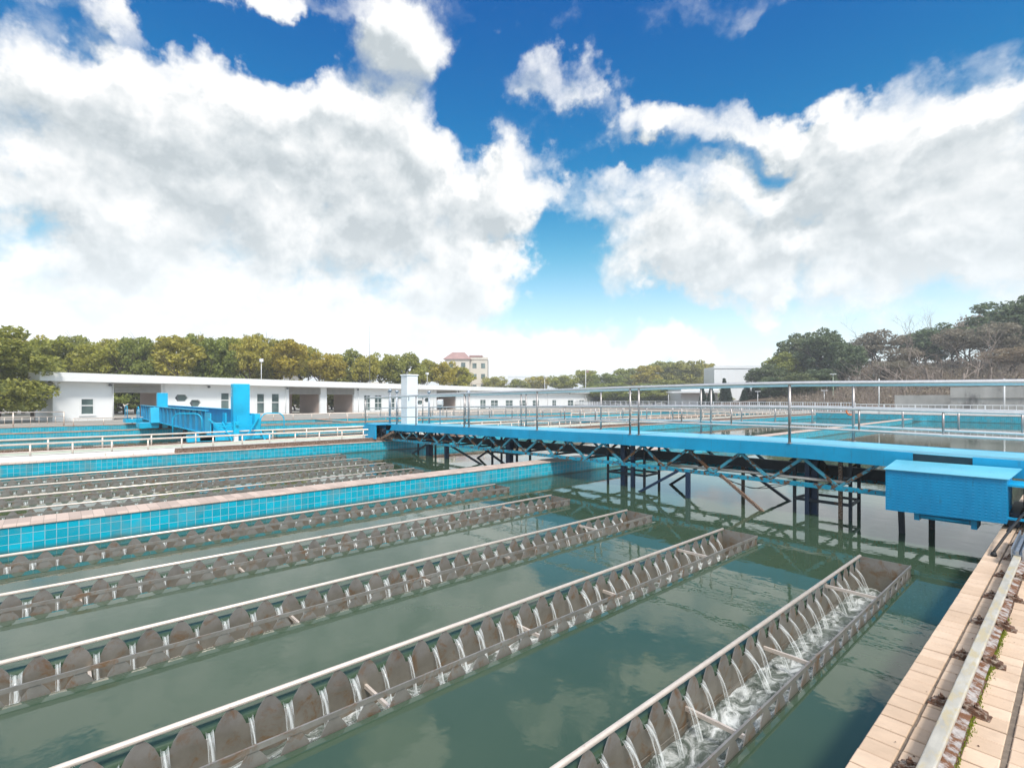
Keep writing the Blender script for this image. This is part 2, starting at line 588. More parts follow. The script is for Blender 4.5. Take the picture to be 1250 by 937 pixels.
# ------------------------------------------------------------------ layout constants
TOPZ = 0.39                       # coping / walkway level
DIV = [(-10.27, -9.75), (-35.6, -35.0)]          # dividers (x range)
CH0, CH1 = -22.25, -19.0          # raised channel between the two pairs of basins
FARU = -42.5                      # far side of the second pair
V0, V1 = -9.0, 60.0               # ends of the basins
TR_U = [-1.93, -3.74, -5.52, -7.42, -9.25, -11.15, -12.9, -14.6, -16.3, -18.03]
TR_W, TR_V0, TR_V1 = 0.52, -3.0, 7.7

# ------------------------------------------------------------------ ground, water, walkway (setting)
g = MB()
x0, x1, y0, y1 = FARU - 0.4, 3.2, V0 - 0.4, V1 + 0.4
Rg = 900
for a, b, c, d in ((-Rg, x0, -Rg, Rg), (x1, Rg, -Rg, Rg), (x0, x1, -Rg, y0), (x0, x1, y1, Rg)):
    g.quad((a, c, TOPZ - 0.02), (b, c, TOPZ - 0.02), (b, d, TOPZ - 0.02), (a, d, TOPZ - 0.02))
struct("ground", g, M["ground"])

w = MB()
edges = sorted([(u, u + TR_W) for u in TR_U])
for lo, hi in ((CH1, DIV[0][0]), (DIV[0][1], -0.75)):
    mine = [e for e in edges if lo < e[0] < hi]
    xs = [lo] + [q for e in mine for q in e] + [hi]
    for k in range(0, len(xs), 2):
        a, b = xs[k], xs[k + 1]
        # the surface draws down a little towards the weir plates and has depth behind their notches
        prof = [(a, 0.0), (b, 0.0)]
        if k > 0: prof = [(a + 0.009, -0.55), (a + 0.009, -0.022), (a + 0.035, -0.006), (a + 0.09, 0.0)] + prof[1:]
        if k + 1 < len(xs) - 1: prof = prof[:-1] + [(b - 0.09, 0.0), (b - 0.035, -0.006), (b - 0.009, -0.022), (b - 0.009, -0.55)]
        for (xa, za), (xb, zb) in zip(prof, prof[1:]):
            w.quad((xa, TR_V0, za), (xb, TR_V0, zb), (xb, TR_V1, zb), (xa, TR_V1, za))
        for vv in (TR_V0, TR_V1):
            if k > 0: w.quad((a, vv, -0.55), (a + 0.09, vv, -0.55), (a + 0.09, vv, 0), (a, vv, 0))
            if k + 1 < len(xs) - 1: w.quad((b - 0.09, vv, -0.55), (b, vv, -0.55), (b, vv, 0), (b - 0.09, vv, 0))
    w.quad((lo, V0, 0), (hi, V0, 0), (hi, TR_V0, 0), (lo, TR_V0, 0))
    w.quad((lo, TR_V1, 0), (hi, TR_V1, 0), (hi, V1, 0), (lo, V1, 0))
w.quad((FARU, V0, 0), (CH0, V0, 0), (CH0, V1, 0), (FARU, V1, 0))
struct("water", w, M["water"])

# walkway on the right: bed + individual pavers (surface pattern of one structure)
bed = MB()
bed.box(-0.745, 3.2, V0, V1, -0.6, TOPZ - 0.012)
struct("walkway_bed", bed, M["mortar"])
pav = MB()
cols = [(-0.752, -0.612), (-0.598, -0.528), (-0.403, -0.272), (-0.245, -0.10), (-0.095, 0.045), (0.05, 0.19), (0.195, 0.335), (0.34, 0.48)]
r_ = random.Random(3)
k = 0
v = -1.2
while v < 13.5:
    for ci, (a, b) in enumerate(cols):
        dz = r_.uniform(-0.0022, 0.0022)
        off = 0 if ci < 4 else 0.07
        j = r_.uniform(-0.001, 0.001)
        pav.cbox(a + j, b + j, v + 0.0045 + off, v + 0.1335 + off, TOPZ - 0.03, TOPZ + dz, 0.004)
    v += 0.139
struct("walkway_paving", pav, M["paver"])
wf = MB()
wf.box(-0.752, 3.2, 13.6, V1, TOPZ - 0.01, TOPZ)
wf.box(0.49, 3.2, -1.2, 13.6, TOPZ - 0.01, TOPZ)
wf.box(-0.752, 3.2, V0, -1.2, TOPZ - 0.01, TOPZ)
struct("walkway", wf, M["deck_tile"])
tag(obj("basin_wall", MB().box(-0.744, -0.70, V0, V1, -0.6, TOPZ - 0.04), M["tile_v"]), "blue tiled basin side under the edge of the pink paved walkway", "wall")


# ------------------------------------------------------------------ tiled divider walls
def tiled_wall(ua, ub, va, vb, label, cop="coping", top=TOPZ, lip=0.02):
    r = thing("tiled_wall", label, "wall", ((ua + ub) / 2, va, 0))
    along = "tile_v" if (vb - va) > (ub - ua) else "tile_u"
    obj("tiled_face", MB().box(ua, ub, va, vb, -0.6, top - 0.03), M[along], r)
    e = lip if along == "tile_v" else 0
    e2 = lip if along == "tile_u" else 0
    o = obj("coping", MB().box(ua - e, ub + e, va - e2, vb + e2, top - 0.03, top), M[cop], r)
    bevel(o, 0.008, 2)
    return r


tiled_wall(DIV[0][0], DIV[0][1], V0, 54, "turquoise tiled divider wall with pink coping between the two front basins")
tiled_wall(DIV[1][0], DIV[1][1], V0, 56, "turquoise tiled divider with brown coping passing under the second blue bridge", "coping_far")
tiled_wall(CH1 - 0.36, CH1, V0, V1, "turquoise tiled basin wall with pink coping under the low steel railing")
tiled_wall(CH0, CH0 + 0.36, V0, V1, "turquoise tiled wall on the far side of the pipe channel", "coping_far")
tiled_wall(FARU - 0.4, FARU, V0, V1, "blue tiled outer wall in front of the long white building", "coping_far")
tiled_wall(FARU - 0.4, CH0, V1, V1 + 0.4, "tiled end wall of the back pair of basins", "coping_far")
tiled_wall(CH1, 3.2, V1, V1 + 0.4, "tall blue tiled end wall across the far end below the hillside", "coping", 0.62)
tiled_wall(-26.2, -25.9, 9, 56, "low tan-topped wall along the back basin, just past the near end of the second bridge", "coping_far", 0.3)
tiled_wall(-29.6, -29.3, 9, 56, "low tan-topped wall along the middle of the back basin beyond the second bridge", "coping_far", 0.3)
tiled_wall(-39.2, -38.9, 9, 56, "low tan-topped wall along the farthest back basin beside the white building", "coping_far", 0.3)
tiled_wall(FARU, CH0, 30, 30.3, "low tiled cross wall within the back basins", "coping_far")
tiled_wall(FARU, DIV[1][0], 16.0, 16.4, "short tiled cross wall beyond the second bridge beside the white building", "coping_far")
tiled_wall(CH1 - 0.36, CH0 + 0.36, 44.0, 44.4, "small tiled cross wall closing the pipe channel", "coping")

# channel between: floor, white curbs, pipes
cf = MB().box(CH0 + 0.36, CH1 - 0.36, V0, V1, -0.3, 0.36)
struct("channel_floor", cf, M["green_pipe"])
for ua, ub, lab in ((-19.56, -19.42, "white painted curb carrying the nearer low railing"), (-21.86, -21.72, "white painted curb carrying the farther low railing")):
    tag(bevel(obj("curb", MB().box(ua, ub, V0, V1, 0.30, 0.51 if ua > -20 else 0.45), M["curb"]), 0.01), lab, "curb")
for u, z, r, mt, lab in ((-20.0, 0.46, 0.07, "grey_pipe", "grey pipe lying nearest the front curb of the channel"),
                         (-20.45, 0.44, 0.08, "green_pipe", "pale green pipe lying in the channel between the basins"),
                         (-20.95, 0.46, 0.07, "grey_pipe", "grey pipe behind the pale green pipe in the channel"),
                         (-21.35, 0.42, 0.06, "rail_pipe", "brownish pipe lying along the back curb of the channel")):
    tag(obj("water_pipe", MB().tube([(u, V0, z), (u, V1, z)], r, 12), M[mt]), lab, "pipe")

# low railings
def low_railing(u, va, vb, z0, z1, step, label, mid=None, mat="rail_pipe", r=0.03, first=0.0):
    rt = thing("low_railing", label, "railing", (u, va, z0))
    obj("top_rail", MB().tube([(u, va, z1), (u, vb, z1)], r, 10), M[mat], rt)
    if mid:
        obj("middle_rail", MB().tube([(u, va, mid), (u, vb, mid)], r * 0.6, 8), M[mat], rt)
    p0 = None
    v = va + first
    n = 0
    while v < vb and n < 98:
        if p0 is None:
            p0 = obj("post", MB().tube([(u, v, z0), (u, v, z1)], r * 0.8, 8), M[mat], rt)
        else:
            c = p0.copy(); COL.objects.link(c); c.location = (0, v - va - first, 0)
        v += step; n += 1
    return rt


low_railing(-19.62, -8.65, V1, 0.39, 0.84, 0.9, "low steel pipe railing on the near side of the pipe channel", 0.62)
low_railing(-21.94, -8.3, V1, 0.39, 0.84, 1.35, "low steel pipe railing on the far side of the pipe channel")
low_railing(FARU - 0.2, 0.8, 56, 0.39, 0.84, 1.5, "low railing along the basin edge in front of the white building")

# tall railing at far left
rt = thing("guard_railing", "waist-high steel railing with spindles in front of the round dark tree", "railing", (FARU - 0.4, -9, 0.39))
ug = FARU - 0.5
for z, r in ((1.27, 0.03), (0.98, 0.022), (0.52, 0.022)):
    obj("rail", MB().tube([(ug, -9, z), (ug, 0.35, z)], r, 8), M["rail_pipe"], rt)
for i in range(5):
    v = 0.35 - i * 2.3
    obj("post", MB().tube([(ug, v, 0.39), (ug, v, 1.27)], 0.035, 8), M["rail_pipe"], rt)
for i in range(24):
    v = -0.05 - i * 0.38
    obj("spindle", MB().tube([(ug, v, 0.52), (ug, v, 0.98)], 0.014, 6), M["rail_pipe"], rt)

# travelling rail bolted on the channel coping for the first bridge
tag(obj("track_rail", MB().box(-19.28, -19.12, 2.8, V1, TOPZ + 0.002, TOPZ + 0.07).box(-19.23, -19.17, 2.8, V1, TOPZ + 0.07, TOPZ + 0.14), M["rust"]),
    "rusty steel track along the coping at the left end of the front bridge", "rail")
tag(obj("track_rail", MB().box(-22.16, -22.0, -6, V1, TOPZ + 0.002, TOPZ + 0.06).box(-22.11, -22.05, -6, V1, TOPZ + 0.06, TOPZ + 0.12), M["rust"]),
    "rusty steel track under the near end of the second blue bridge", "rail")

# ------------------------------------------------------------------ collection troughs
PITCH = 0.241
NT = int((TR_V1 - TR_V0) / PITCH)
L = TR_V1 - TR_V0
AP, NB, BOT = 0.082, -0.055, -0.52


def notched(x):
    """V-notched side plate: one strip of teeth"""
    m = MB()
    for i in range(NT + 1):
        y = -0.10 - i * PITCH
        if y - PITCH / 2 < -L: break
        ya, yb = y - PITCH / 2, y + PITCH / 2
        if i == 0: yb = 0.0
        h = PITCH / 2
        side = [(0.012, AP), (0.044, AP - 0.032), (0.072, AP - 0.072), (0.090, AP - 0.115), (0.097, NB)]
        rows = [(ya, NB - 0.003)] + [(y - a, z) for a, z in reversed(side)] + [(y + a, z) for a, z in side] + [(yb, (NB - 0.003) if i else AP)]
        n = len(rows)
        vs = [(x, q, z) for q, z in rows] + [(x, q, BOT) for q, z in rows]
        m.add(vs, [(j, j + 1, n + j + 1, n + j) for j in range(n - 1)])
    return m


def solid(o, t):
    s = o.modifiers.new("thickness", "SOLIDIFY"); s.thickness = t; s.offset = 0
    return o


def jet_mesh(sign, seed):
    rr = random.Random(seed)
    m = MB()
    ns, nw = 14, 7
    vs = []; fs = []
    reach = rr.uniform(0.13, 0.17)
    for i in range(ns):
        s = i / (ns - 1)
        x = -0.004 + (reach + 0.004) * s
        z = -0.028 - 0.02 * s - 0.27 * max(0, (s - 0.05)) ** 1.9
        wd = 0.012 * (1 - s) ** 2.0 + 0.052 + 0.010 * s
        for j in range(nw):
            t = j / (nw - 1) * 2 - 1
            lift = (1 - t * t) * (0.014 + 0.012 * s)
            edge = 0.03 * t * t * (1 - s) ** 2
            vs.append((sign * (x + lift), t * wd / 2, z + edge * 0.8 + lift * 0.5))
    for i in range(ns - 1):
        for j in range(nw - 1):
            a = i * nw + j
            fs.append((a, a + 1, a + nw + 1, a + nw))
    m.add(vs, fs, True)
    return m


def make_trough():
    r = thing("collection_trough", "x", "trough", (TR_U[0], TR_V1, 0), 0, "stainless overflow troughs in the basins")
    a = solid(obj("notched_plate", notched(0.0), M["sheet"], r, True, False), 0.006)
    b = solid(obj("notched_plate", notched(TR_W), M["sheet"], r, True, False), 0.006)
    obj("end_plate", MB().box(0.004, TR_W - 0.004, -0.008, 0.0, BOT, 0.10), M["sheet"], r, True)
    obj("end_plate", MB().box(0.004, TR_W - 0.004, -L, -L + 0.008, BOT, 0.10), M["sheet"], r, True)
    obj("floor_plate", MB().box(0.004, TR_W - 0.004, -L + 0.01, -0.01, BOT, BOT + 0.008), M["sheet"], r, True)
    obj("pipe_rail", MB().tube([(0, -L, 0.098), (0, 0.004, 0.098)], 0.019, 12), M["rail_pipe"], r, True)
    obj("edge_bar", MB().box(TR_W - 0.004, TR_W + 0.010, -L, 0.006, 0.070, 0.104), M["sheet"], r, True)
    # diagonal gusset ribs from each tooth to the edge bar, outside
    gb = MB()
    for i in range(NT):
        y = -0.10 - i * PITCH
        gb.add([(TR_W + 0.010, y - 0.008, 0.08), (TR_W + 0.010, y + 0.008, 0.08), (TR_W + 0.045, y, -0.02)], [(0, 1, 2)])
    for i, (yy, z) in enumerate([(-1.31, 0.035), (-2.95, -0.12), (-4.3, -0.12), (-5.9, -0.12), (-7.5, -0.12), (-9.1, -0.12)]):
        obj("cross_brace", MB().bar((0.004, yy, z), (TR_W - 0.004, yy, z), 0.022, 0.03), M["rail_pipe"], r, True)
    obj("side_rod", MB().tube([(0.012, -L, -0.235), (0.012, -0.01, -0.235)], 0.005, 6), M["sheet"], r, True)
    return r


tr0 = make_trough()
jl = [obj("water_jet", jet_mesh(1, s), M["jet"], tr0, True, False) for s in (1, 2, 3)]
jr = [obj("water_jet", jet_mesh(-1, s + 9), M["jet"], tr0, True, False) for s in (1, 2)]
rj = random.Random(5)
jets_l, jets_r = [], []
for i in range(NT):
    y = -0.10 - (i + 0.5) * PITCH
    if y < -L + 0.1: break
    jets_l.append((y, i % 3)); jets_r.append((y, i % 2))
first = set()
for y, k in jets_l:
    o = jl[k] if ("l", k) not in first else jl[k].copy()
    if ("l", k) in first: COL.objects.link(o)
    first.add(("l", k))
    o.location = (0, y, 0); o.scale = (rj.uniform(0.75, 1.2), rj.uniform(0.5, 1.15), rj.uniform(0.93, 1.07))
# mirrored jets, seen only as glints through the right-hand notches
for y, k in jets_r:
    o = jr[k] if ("r", k) not in first else jr[k].copy()
    if ("r", k) in first: COL.objects.link(o)
    first.add(("r", k))
    o.location = (TR_W, y, 0); o.scale = (rj.uniform(0.7, 0.95), rj.uniform(0.8, 1.1), 1)

tr_labels = ["stainless steel trough nearest the paved walkway, foaming water visible inside it",
             "stainless steel trough second from the paved walkway, streams pouring over its notches",
             "stainless steel trough in the middle of the front basin, third from the walkway",
             "stainless steel trough fourth from the paved walkway in the front basin",
             "stainless steel trough closest to the turquoise divider wall on its near side",
             "stainless trough just behind the turquoise divider wall, mostly hidden by it",
             "stainless trough second behind the turquoise divider wall",
             "stainless trough in the middle of the back basin, third behind the divider wall",
             "stainless trough fourth behind the turquoise divider wall",
             "stainless trough farthest off, beneath the tiled wall with the low railing"]
kids = [k for k in bpy.data.objects if k.parent == tr0]
for i, u in enumerate(TR_U):
    if i == 0:
        r = tr0
    else:
        r = tr0.copy(); COL.objects.link(r)
        for ch in kids:
            if i > 4 and ch.name.startswith("water_jet") and ch.location.x > 0.1:
                continue
            c = ch.copy(); COL.objects.link(c); c.parent = r
    r.location = (u, TR_V1, 0)
    r["label"] = tr_labels[i]
    # the churning water that collects inside
    f = MB()
    nx, ny = 8, 150
    vs = []; fs = []
    for b in range(ny + 1):
        for a in range(nx + 1):
            x = u + 0.006 + (TR_W - 0.012) * a / nx
            y = TR_V0 + 0.01 + (L - 0.02) * b / ny
            vs.append((x, y, -0.285 + 0.010 * math.sin(y * 26 + a * 1.3 + i) + rj.uniform(-0.008, 0.008)))
    for b in range(ny):
        for a in range(nx):
            q = b * (nx + 1) + a
            fs.append((q, q + 1, q + nx + 2, q + nx + 1))
    f.add(vs, fs, True)
    struct("trough_water", f, M["foam"])

# ------------------------------------------------------------------ rail on the walkway with clamps
RU = -0.468
rl = thing("crane_rail", "worn steel rail with rusty clamps bolted along the pink paved walkway", "rail", (RU, -2, TOPZ))
obj("rail_head", bevel(obj("rail_head", MB().box(RU - 0.030, RU + 0.030, -2, 8.5, TOPZ + 0.085, TOPZ + 0.115), M["rail_head"], rl), 0.008, 3).data and MB().box(RU - 0.03, RU + 0.03, 8.5, V1, TOPZ + 0.085, TOPZ + 0.115), M["rail_head"], rl)
obj("rail_web", MB().box(RU - 0.012, RU + 0.012, -2, V1, TOPZ + 0.018, TOPZ + 0.086), M["rail_web"], rl)
obj("rail_foot", MB().prism([(RU - 0.056, TOPZ), (RU + 0.056, TOPZ), (RU + 0.056, TOPZ + 0.010), (RU + 0.014, TOPZ + 0.022), (RU - 0.014, TOPZ + 0.022), (RU - 0.056, TOPZ + 0.010)], "y", -2, V1), M["rail_web"], rl)
obj("base_strip", MB().box(RU - 0.062, RU + 0.062, -2, V1, TOPZ - 0.012, TOPZ - 0.002), M["rust"], rl)


def clamp_bm(sgn):
    m = MB()
    a = 0.022 * sgn
    pr = [(0.018 * sgn, 0.042), (0.06 * sgn, 0.040), (0.115 * sgn, 0.026), (0.118 * sgn, 0.004), (0.045 * sgn, 0.004), (0.022 * sgn, 0.024)]
    if sgn < 0: pr = pr[::-1]
    m.prism(pr, "y", -0.032, 0.032)
    m.box(min(0.03 * sgn, 0.13 * sgn), max(0.03 * sgn, 0.13 * sgn), -0.04, 0.04, -0.006, 0.008)
    return m


def bolt_bm(sgn):
    m = MB()
    c = (0.075 * sgn, 0.0, 0.034)
    m.lathe(c, [(0.020, 0), (0.020, 0.004)], 12)
    m.lathe(c, [(0.015, 0.004), (0.015, 0.018), (0.012, 0.020)], 6)
    m.lathe(c, [(0.007, 0.018), (0.007, 0.034)], 8)
    m.box(0.045 * sgn if sgn > 0 else -0.062, 0.062 if sgn > 0 else -0.045, -0.018, 0.018, 0.003, 0.010)
    return m


proto = {}
for k in range(-4, 14):
    for sgn in (-1, 1):
        if sgn not in proto:
            c = obj("clamp", clamp_bm(sgn), M["rust"], rl, True)
            bevel(c, 0.003, 2)
            obj("bolt", bolt_bm(sgn), M["rust"], c, True)
            proto[sgn] = c
        else:
            c = dup(proto[sgn], rl)
        c.location = (0, 2 + 2.95 + 0.78 * k + (0.03 if sgn > 0 else 0), 0)
        c.rotation_euler = (0, 0, random.uniform(-0.07, 0.07))
obj("channel_cover", MB().box(RU - 0.046, RU - 0.036, 7.35, 8.45, TOPZ + 0.07, TOPZ + 0.185).box(RU + 0.036, RU + 0.046, 7.35, 8.45, TOPZ + 0.07, TOPZ + 0.185).box(RU - 0.036, RU + 0.036, 7.35, 8.45, TOPZ + 0.118, TOPZ + 0.128).box(RU - 0.012, RU + 0.012, 7.35, 8.45, TOPZ + 0.128, TOPZ + 0.165), M["galv"], rl)

# moss strip beside the rail
mv, mf = [], []
rm = random.Random(9)
for i in range(5500):
    y = rm.uniform(1.2, 5.6)
    dens = 0.5 + 0.5 * math.sin(y * 5.1) * math.sin(y * 2.3 + 1)
    if rm.random() > dens * 0.9: continue
    x = RU + 0.058 + abs(rm.gauss(0, 0.012)) + 0.004 * math.sin(y * 17)
    s = rm.uniform(0.003, 0.008); h = rm.uniform(0.006, 0.022)
    n = len(mv)
    a = rm.uniform(0, 6.28)
    for q in range(3):
        mv.append((x + s * math.cos(a + q * 2.1), y + s * math.sin(a + q * 2.1), TOPZ - 0.012))
    mv.append((x + rm.uniform(-.004, .004), y + rm.uniform(-.004, .004), TOPZ - 0.006 + h))
    mf += [(n, n + 1, n + 3), (n + 1, n + 2, n + 3), (n + 2, n, n + 3)]
m_ = MB(); m_.add(mv, mf)
tag(obj("moss", m_, M["moss"]), "green moss growing in the joint beside the walkway rail", "moss", kind="stuff")
# rust flakes and grit
mv = MB()
for i in range(70):
    y = rm.uniform(1.5, 9.5)
    x = RU + rm.choice((-1, 1)) * (0.06 + abs(rm.gauss(0, 0.05)))
    s = rm.uniform(0.002, 0.007)
    mv.add([(x - s, y - s * 0.7, TOPZ + 0.003), (x + s, y - s, TOPZ + 0.0035), (x + s * 0.5, y + s, TOPZ + 0.004), (x, y, TOPZ + 0.004 + s * 0.8)], [(0, 1, 3), (1, 2, 3), (2, 0, 3)])
tag(obj("rust_flakes", mv, M["rust"]), "rust flakes and grit scattered beside the walkway rail", "grit", kind="stuff")

# ------------------------------------------------------------------ the front travelling bridge
def interp(tab, u):
    if u <= tab[0][0]: return tab[0][1]
    for (a, za), (b, zb) in zip(tab, tab[1:]):
        if u <= b:
            t = (u - a) / (b - a)
            return za + (zb - za) * t
    return tab[-1][1]


DT = [(-21.5, 1.02), (-19, 1.07), (-16, 1.135), (-13.4, 1.18), (-10.2, 1.225), (-7, 1.275), (-3.6, 1.30), (-1.8, 1.265), (2.5, 1.22)]
CT = [(-21.5, 0.44), (-16, 0.50), (-12, 0.545), (-6, 0.575), (2.5, 0.575)]
zd = lambda u: sum(interp(DT, u + d) for d in (-0.8, -0.4, 0, 0.4, 0.8)) / 5
zc = lambda u: sum(interp(CT, u + d) for d in (-0.8, 0, 0.8)) / 3
VF, VB = 10.0, 11.5
UL, UR = -20.9, 1.4
br = thing("scraper_bridge", "long blue travelling bridge with steel handrails spanning the two front basins", "bridge", (-10, VF, 0))


def swept(profile, ua, ub, n=60, zf=zd):
    """sweep a (v,z-offset) polygon along u following the camber"""
    m = MB()
    k = len(profile)
    vs = []; fs = []
    for i in range(n + 1):
        u = ua + (ub - ua) * i / n
        for v, dz in profile:
            vs.append((u, v, zf(u) + dz))
    for i in range(n):
        for j in range(k):
            j2 = (j + 1) % k
            fs.append((i * k + j, i * k + j2, (i + 1) * k + j2, (i + 1) * k + j))
    fs.append(tuple(range(k))); fs.append(tuple(n * k + j for j in reversed(range(k))))
    return m.add(vs, fs)


# deck plate and edge beams
obj("deck", swept([(VF + 0.012, -0.012), (VB - 0.012, -0.012), (VB - 0.012, -0.002), (VF + 0.012, -0.002)], UL, UR), M["deck_glare_paint"], br)
chan = [(VF - 0.0, -0.25), (VF + 0.05, -0.25), (VF + 0.05, -0.238), (VF + 0.010, -0.238), (VF + 0.010, -0.013), (VF + 0.06, -0.013), (VF + 0.06, 0.0), (VF, 0.0)]
for a, b in ((UL, -1.80), (-1.10, UR)):
    obj("edge_beam", swept(chan, a, b, 50), M["blue_clean"], br)
obj("edge_panel", swept([(VF + 0.03, -0.22), (VF + 0.045, -0.22), (VF + 0.045, -0.014), (VF + 0.03, -0.014)], -1.80, -1.10, 6), M["panel"], br)
obj("edge_beam", swept([(2 * VF - v + (VB - VF), z) for v, z in chan], UL, UR, 50), M["blue_clean"], br)
# toe strip and seam across the deck
for us in (-6.98, -13.45, -0.35):
    obj("deck_seam", MB().box(us - 0.008, us + 0.008, VF + 0.07, VB - 0.07, zd(us) - 0.002, zd(us) + 0.0015), M["dark"], br)
# stiffener clips under the deck edge
# trusses
def truss(v, name_mat, nodes_shift=0.0):
    tr = obj("bottom_chord", swept([(v - 0.035, -0.045), (v + 0.035, -0.045), (v + 0.035, 0.03), (v - 0.035, 0.03)], UL + 0.9, -1.0, 50, zc), M["chord"], br)
    u = -2.27 + nodes_shift
    k = 0
    while u > UL + 1.2:
        ua, um, ub = u, u - 0.565, u - 1.13
        for p, q in (((ua, v, zd(ua) - 0.25), (um, v, zc(um) + 0.02)), ((um - 0.02, v + 0.012, zc(um) + 0.02), (ub, v + 0.012, zd(ub) - 0.25))):
            o = obj("diagonal_brace", MB().bar(p, q, 0.05, 0.055, (0, 1, 0)), M["truss"], br)
        u -= 1.13; k += 1


truss(VF + 0.08, "truss")
truss(VB - 0.12, "truss", -0.4)
# dark longitudinal beam and cross members between the two trusses
obj("inner_beam", swept([(10.86, -0.62), (10.98, -0.62), (10.98, -0.43), (10.86, -0.43)], UL + 0.8, -0.9, 40), M["dark"], br)
for i in range(18):
    u = -1.9 - i * 1.13
    obj("cross_member", MB().bar((u, VF + 0.12, zc(u) + 0.01), (u, VB - 0.15, zc(u) + 0.01), 0.05, 0.05), M["dark"], br)
    if i % 2 == 0:
        obj("deck_joist", MB().bar((u, VF + 0.06, zd(u) - 0.13), (u, VB - 0.06, zd(u) - 0.13), 0.06, 0.20), M["dark"], br)
obj("service_pipe", MB().tube([(-6.2, 10.25, 0.63), (-4.5, 10.22, 0.66), (-2.7, 10.2, 0.66)], 0.03, 8), M["rail_pipe"], br)
obj("service_pipe", MB().tube([(-18.6, 10.3, 0.60), (-14.5, 10.3, 0.60)], 0.03, 8), M["rust"], br)
# hanging cable
cp = []
for i in range(15):
    t = i / 14
    cp.append((-4.9 + 1.3 * t, 10.0, 0.56 - 0.16 * math.sin(PI * t)))
obj("cable", MB().tube(cp, 0.008, 6), M["black"], br)
obj("cable", MB().tube([(x - 0.1, y + 0.05, z - 0.02 * math.sin(i)) for i, (x, y, z) in enumerate(cp)], 0.007, 6), M["black"], br)
# pulley under the deck
obj("sheave", MB().prism([(10.55, 0.0)] and [(0.13 * math.cos(a * PI / 10) - 3.3, 0.86 + 0.13 * math.sin(a * PI / 10)) for a in range(20)], "y", 10.5, 10.58), M["black"], br)


# legs reaching down into the water
def leg(u, v, w, mat="navy", ztop=None, lean=0.0):
    zt = zd(u) - 0.26 if ztop is None else ztop
    obj("scraper_leg", MB().bar((u, v, zt), (u + lean, v, -0.5), w, w * 0.8, (0, 1, 0)), M[mat], br)


def frame(us, v, mats, ws, rung, vr):
    for u, mt, wd in zip(us, mats, ws):
        leg(u, v, wd, mt)
    for z in rung:
        obj("leg_rung", MB().bar((us[0], v, z), (us[-1], v, z), 0.045, 0.05), M["dark"], br)
    obj("leg_rung", MB().bar((us[0], v, rung[0] - 0.002), (us[0] + 0.05, vr, rung[0] - 0.002), 0.04, 0.045), M["dark"], br)
    obj("leg_rung", MB().bar((us[-1], v, rung[0] - 0.002), (us[-1] - 0.05, vr, rung[0] - 0.002), 0.04, 0.045), M["dark"], br)
    leg(us[0] + 0.05, vr, ws[0], "dark"); leg(us[-1] - 0.05, vr, ws[-1], "dark")
    obj("leg_rung", MB().bar((us[0] + 0.05, vr, rung[0]), (us[-1] - 0.05, vr, rung[0]), 0.04, 0.045), M["dark"], br)


frame([-3.62, -3.40, -2.87, -2.72], 10.3, ["dark", "navy", "rust", "dark"], [0.05, 0.075, 0.06, 0.05], [0.26], 11.0)
leg(-3.31, 10.4, 0.10, "navy")
frame([-7.95, -7.21, -6.89], 10.3, ["dark", "navy", "dark"], [0.05, 0.09, 0.05], [0.30], 11.0)
leg(-7.55, 10.4, 0.12, "navy")
frame([-12.62, -11.45], 10.4, ["dark", "dark"], [0.06, 0.06], [0.42], 11.0)
leg(-11.9, 10.5, 0.19, "navy")
frame([-17.1, -15.9], 10.4, ["dark", "dark"], [0.06, 0.06], [0.42], 11.0)
leg(-16.5, 10.5, 0.19, "navy"); leg(-15.2, 10.4, 0.12, "navy"); leg(-13.1, 11.2, 0.06, "dark")
leg(-5.64, 10.05, 0.085, "navy", 0.55); leg(-4.98, 11.2, 0.06, "rust")
leg(-1.95, 9.95, 0.075, "dark", 0.75, 0.04); leg(-1.66, 10.6, 0.075, "dark", 0.75)
leg(-8.2, 11.3, 0.05, "rust")
# raking braces down to the scraper
for p, q, mt in (((-5.80, 9.92, 0.57), (-6.85, 9.92, -0.06), "navy"), ((-4.84, 9.93, 0.57), (-3.98, 9.93, -0.06), "rust"),
                 ((-5.9, 11.3, 0.62), (-6.95, 11.3, -0.1), "dark"), ((-5.05, 11.3, 0.62), (-3.92, 11.3, -0.1), "dark"),
                 ((-15.9, 10.2, 0.55), (-17.4, 10.2, -0.1), "dark"), ((-14.9, 10.2, 0.55), (-12.6, 10.2, -0.1), "dark"),
                 ((-13.2, 11.2, 0.6), (-14.6, 11.2, -0.1), "dark"), ((-13.7, 10.6, 0.6), (-11.9, 10.6, -0.1), "dark")):
    obj("raking_brace", MB().bar(p, q, 0.05, 0.06, (0, 1, 0)), M[mt], br)


# handrails
def handrail(v, posts, ul, ur, spind):
    gr = obj("handrail", MB().tube([(ul + 0.06 + (ur - ul - 0.06) * i / 40, v, zd(ul + (ur - ul) * i / 40) + 1.10) for i in range(41)], 0.036, 12), M["steel_pipe"], br)
    for h in (0.66, 0.30):
        obj("middle_rail", MB().tube([(ul + (ur - ul) * i / 40, v, zd(ul + (ur - ul) * i / 40) + h) for i in range(41)], 0.022, 10), M["steel_pipe"], gr)
    for u in posts:
        obj("rail_post", MB().tube([(u, v, zd(u)), (u, v, zd(u) + 1.10)], 0.025, 10).lathe((u, v, zd(u)), [(0.05, 0), (0.05, 0.008)], 10), M["steel_post"], gr)
    for u in spind:
        obj("spindle", MB().tube([(u, v, zd(u) + 0.30), (u, v, zd(u) + 0.66)], 0.016, 8), M["steel_post"], gr)


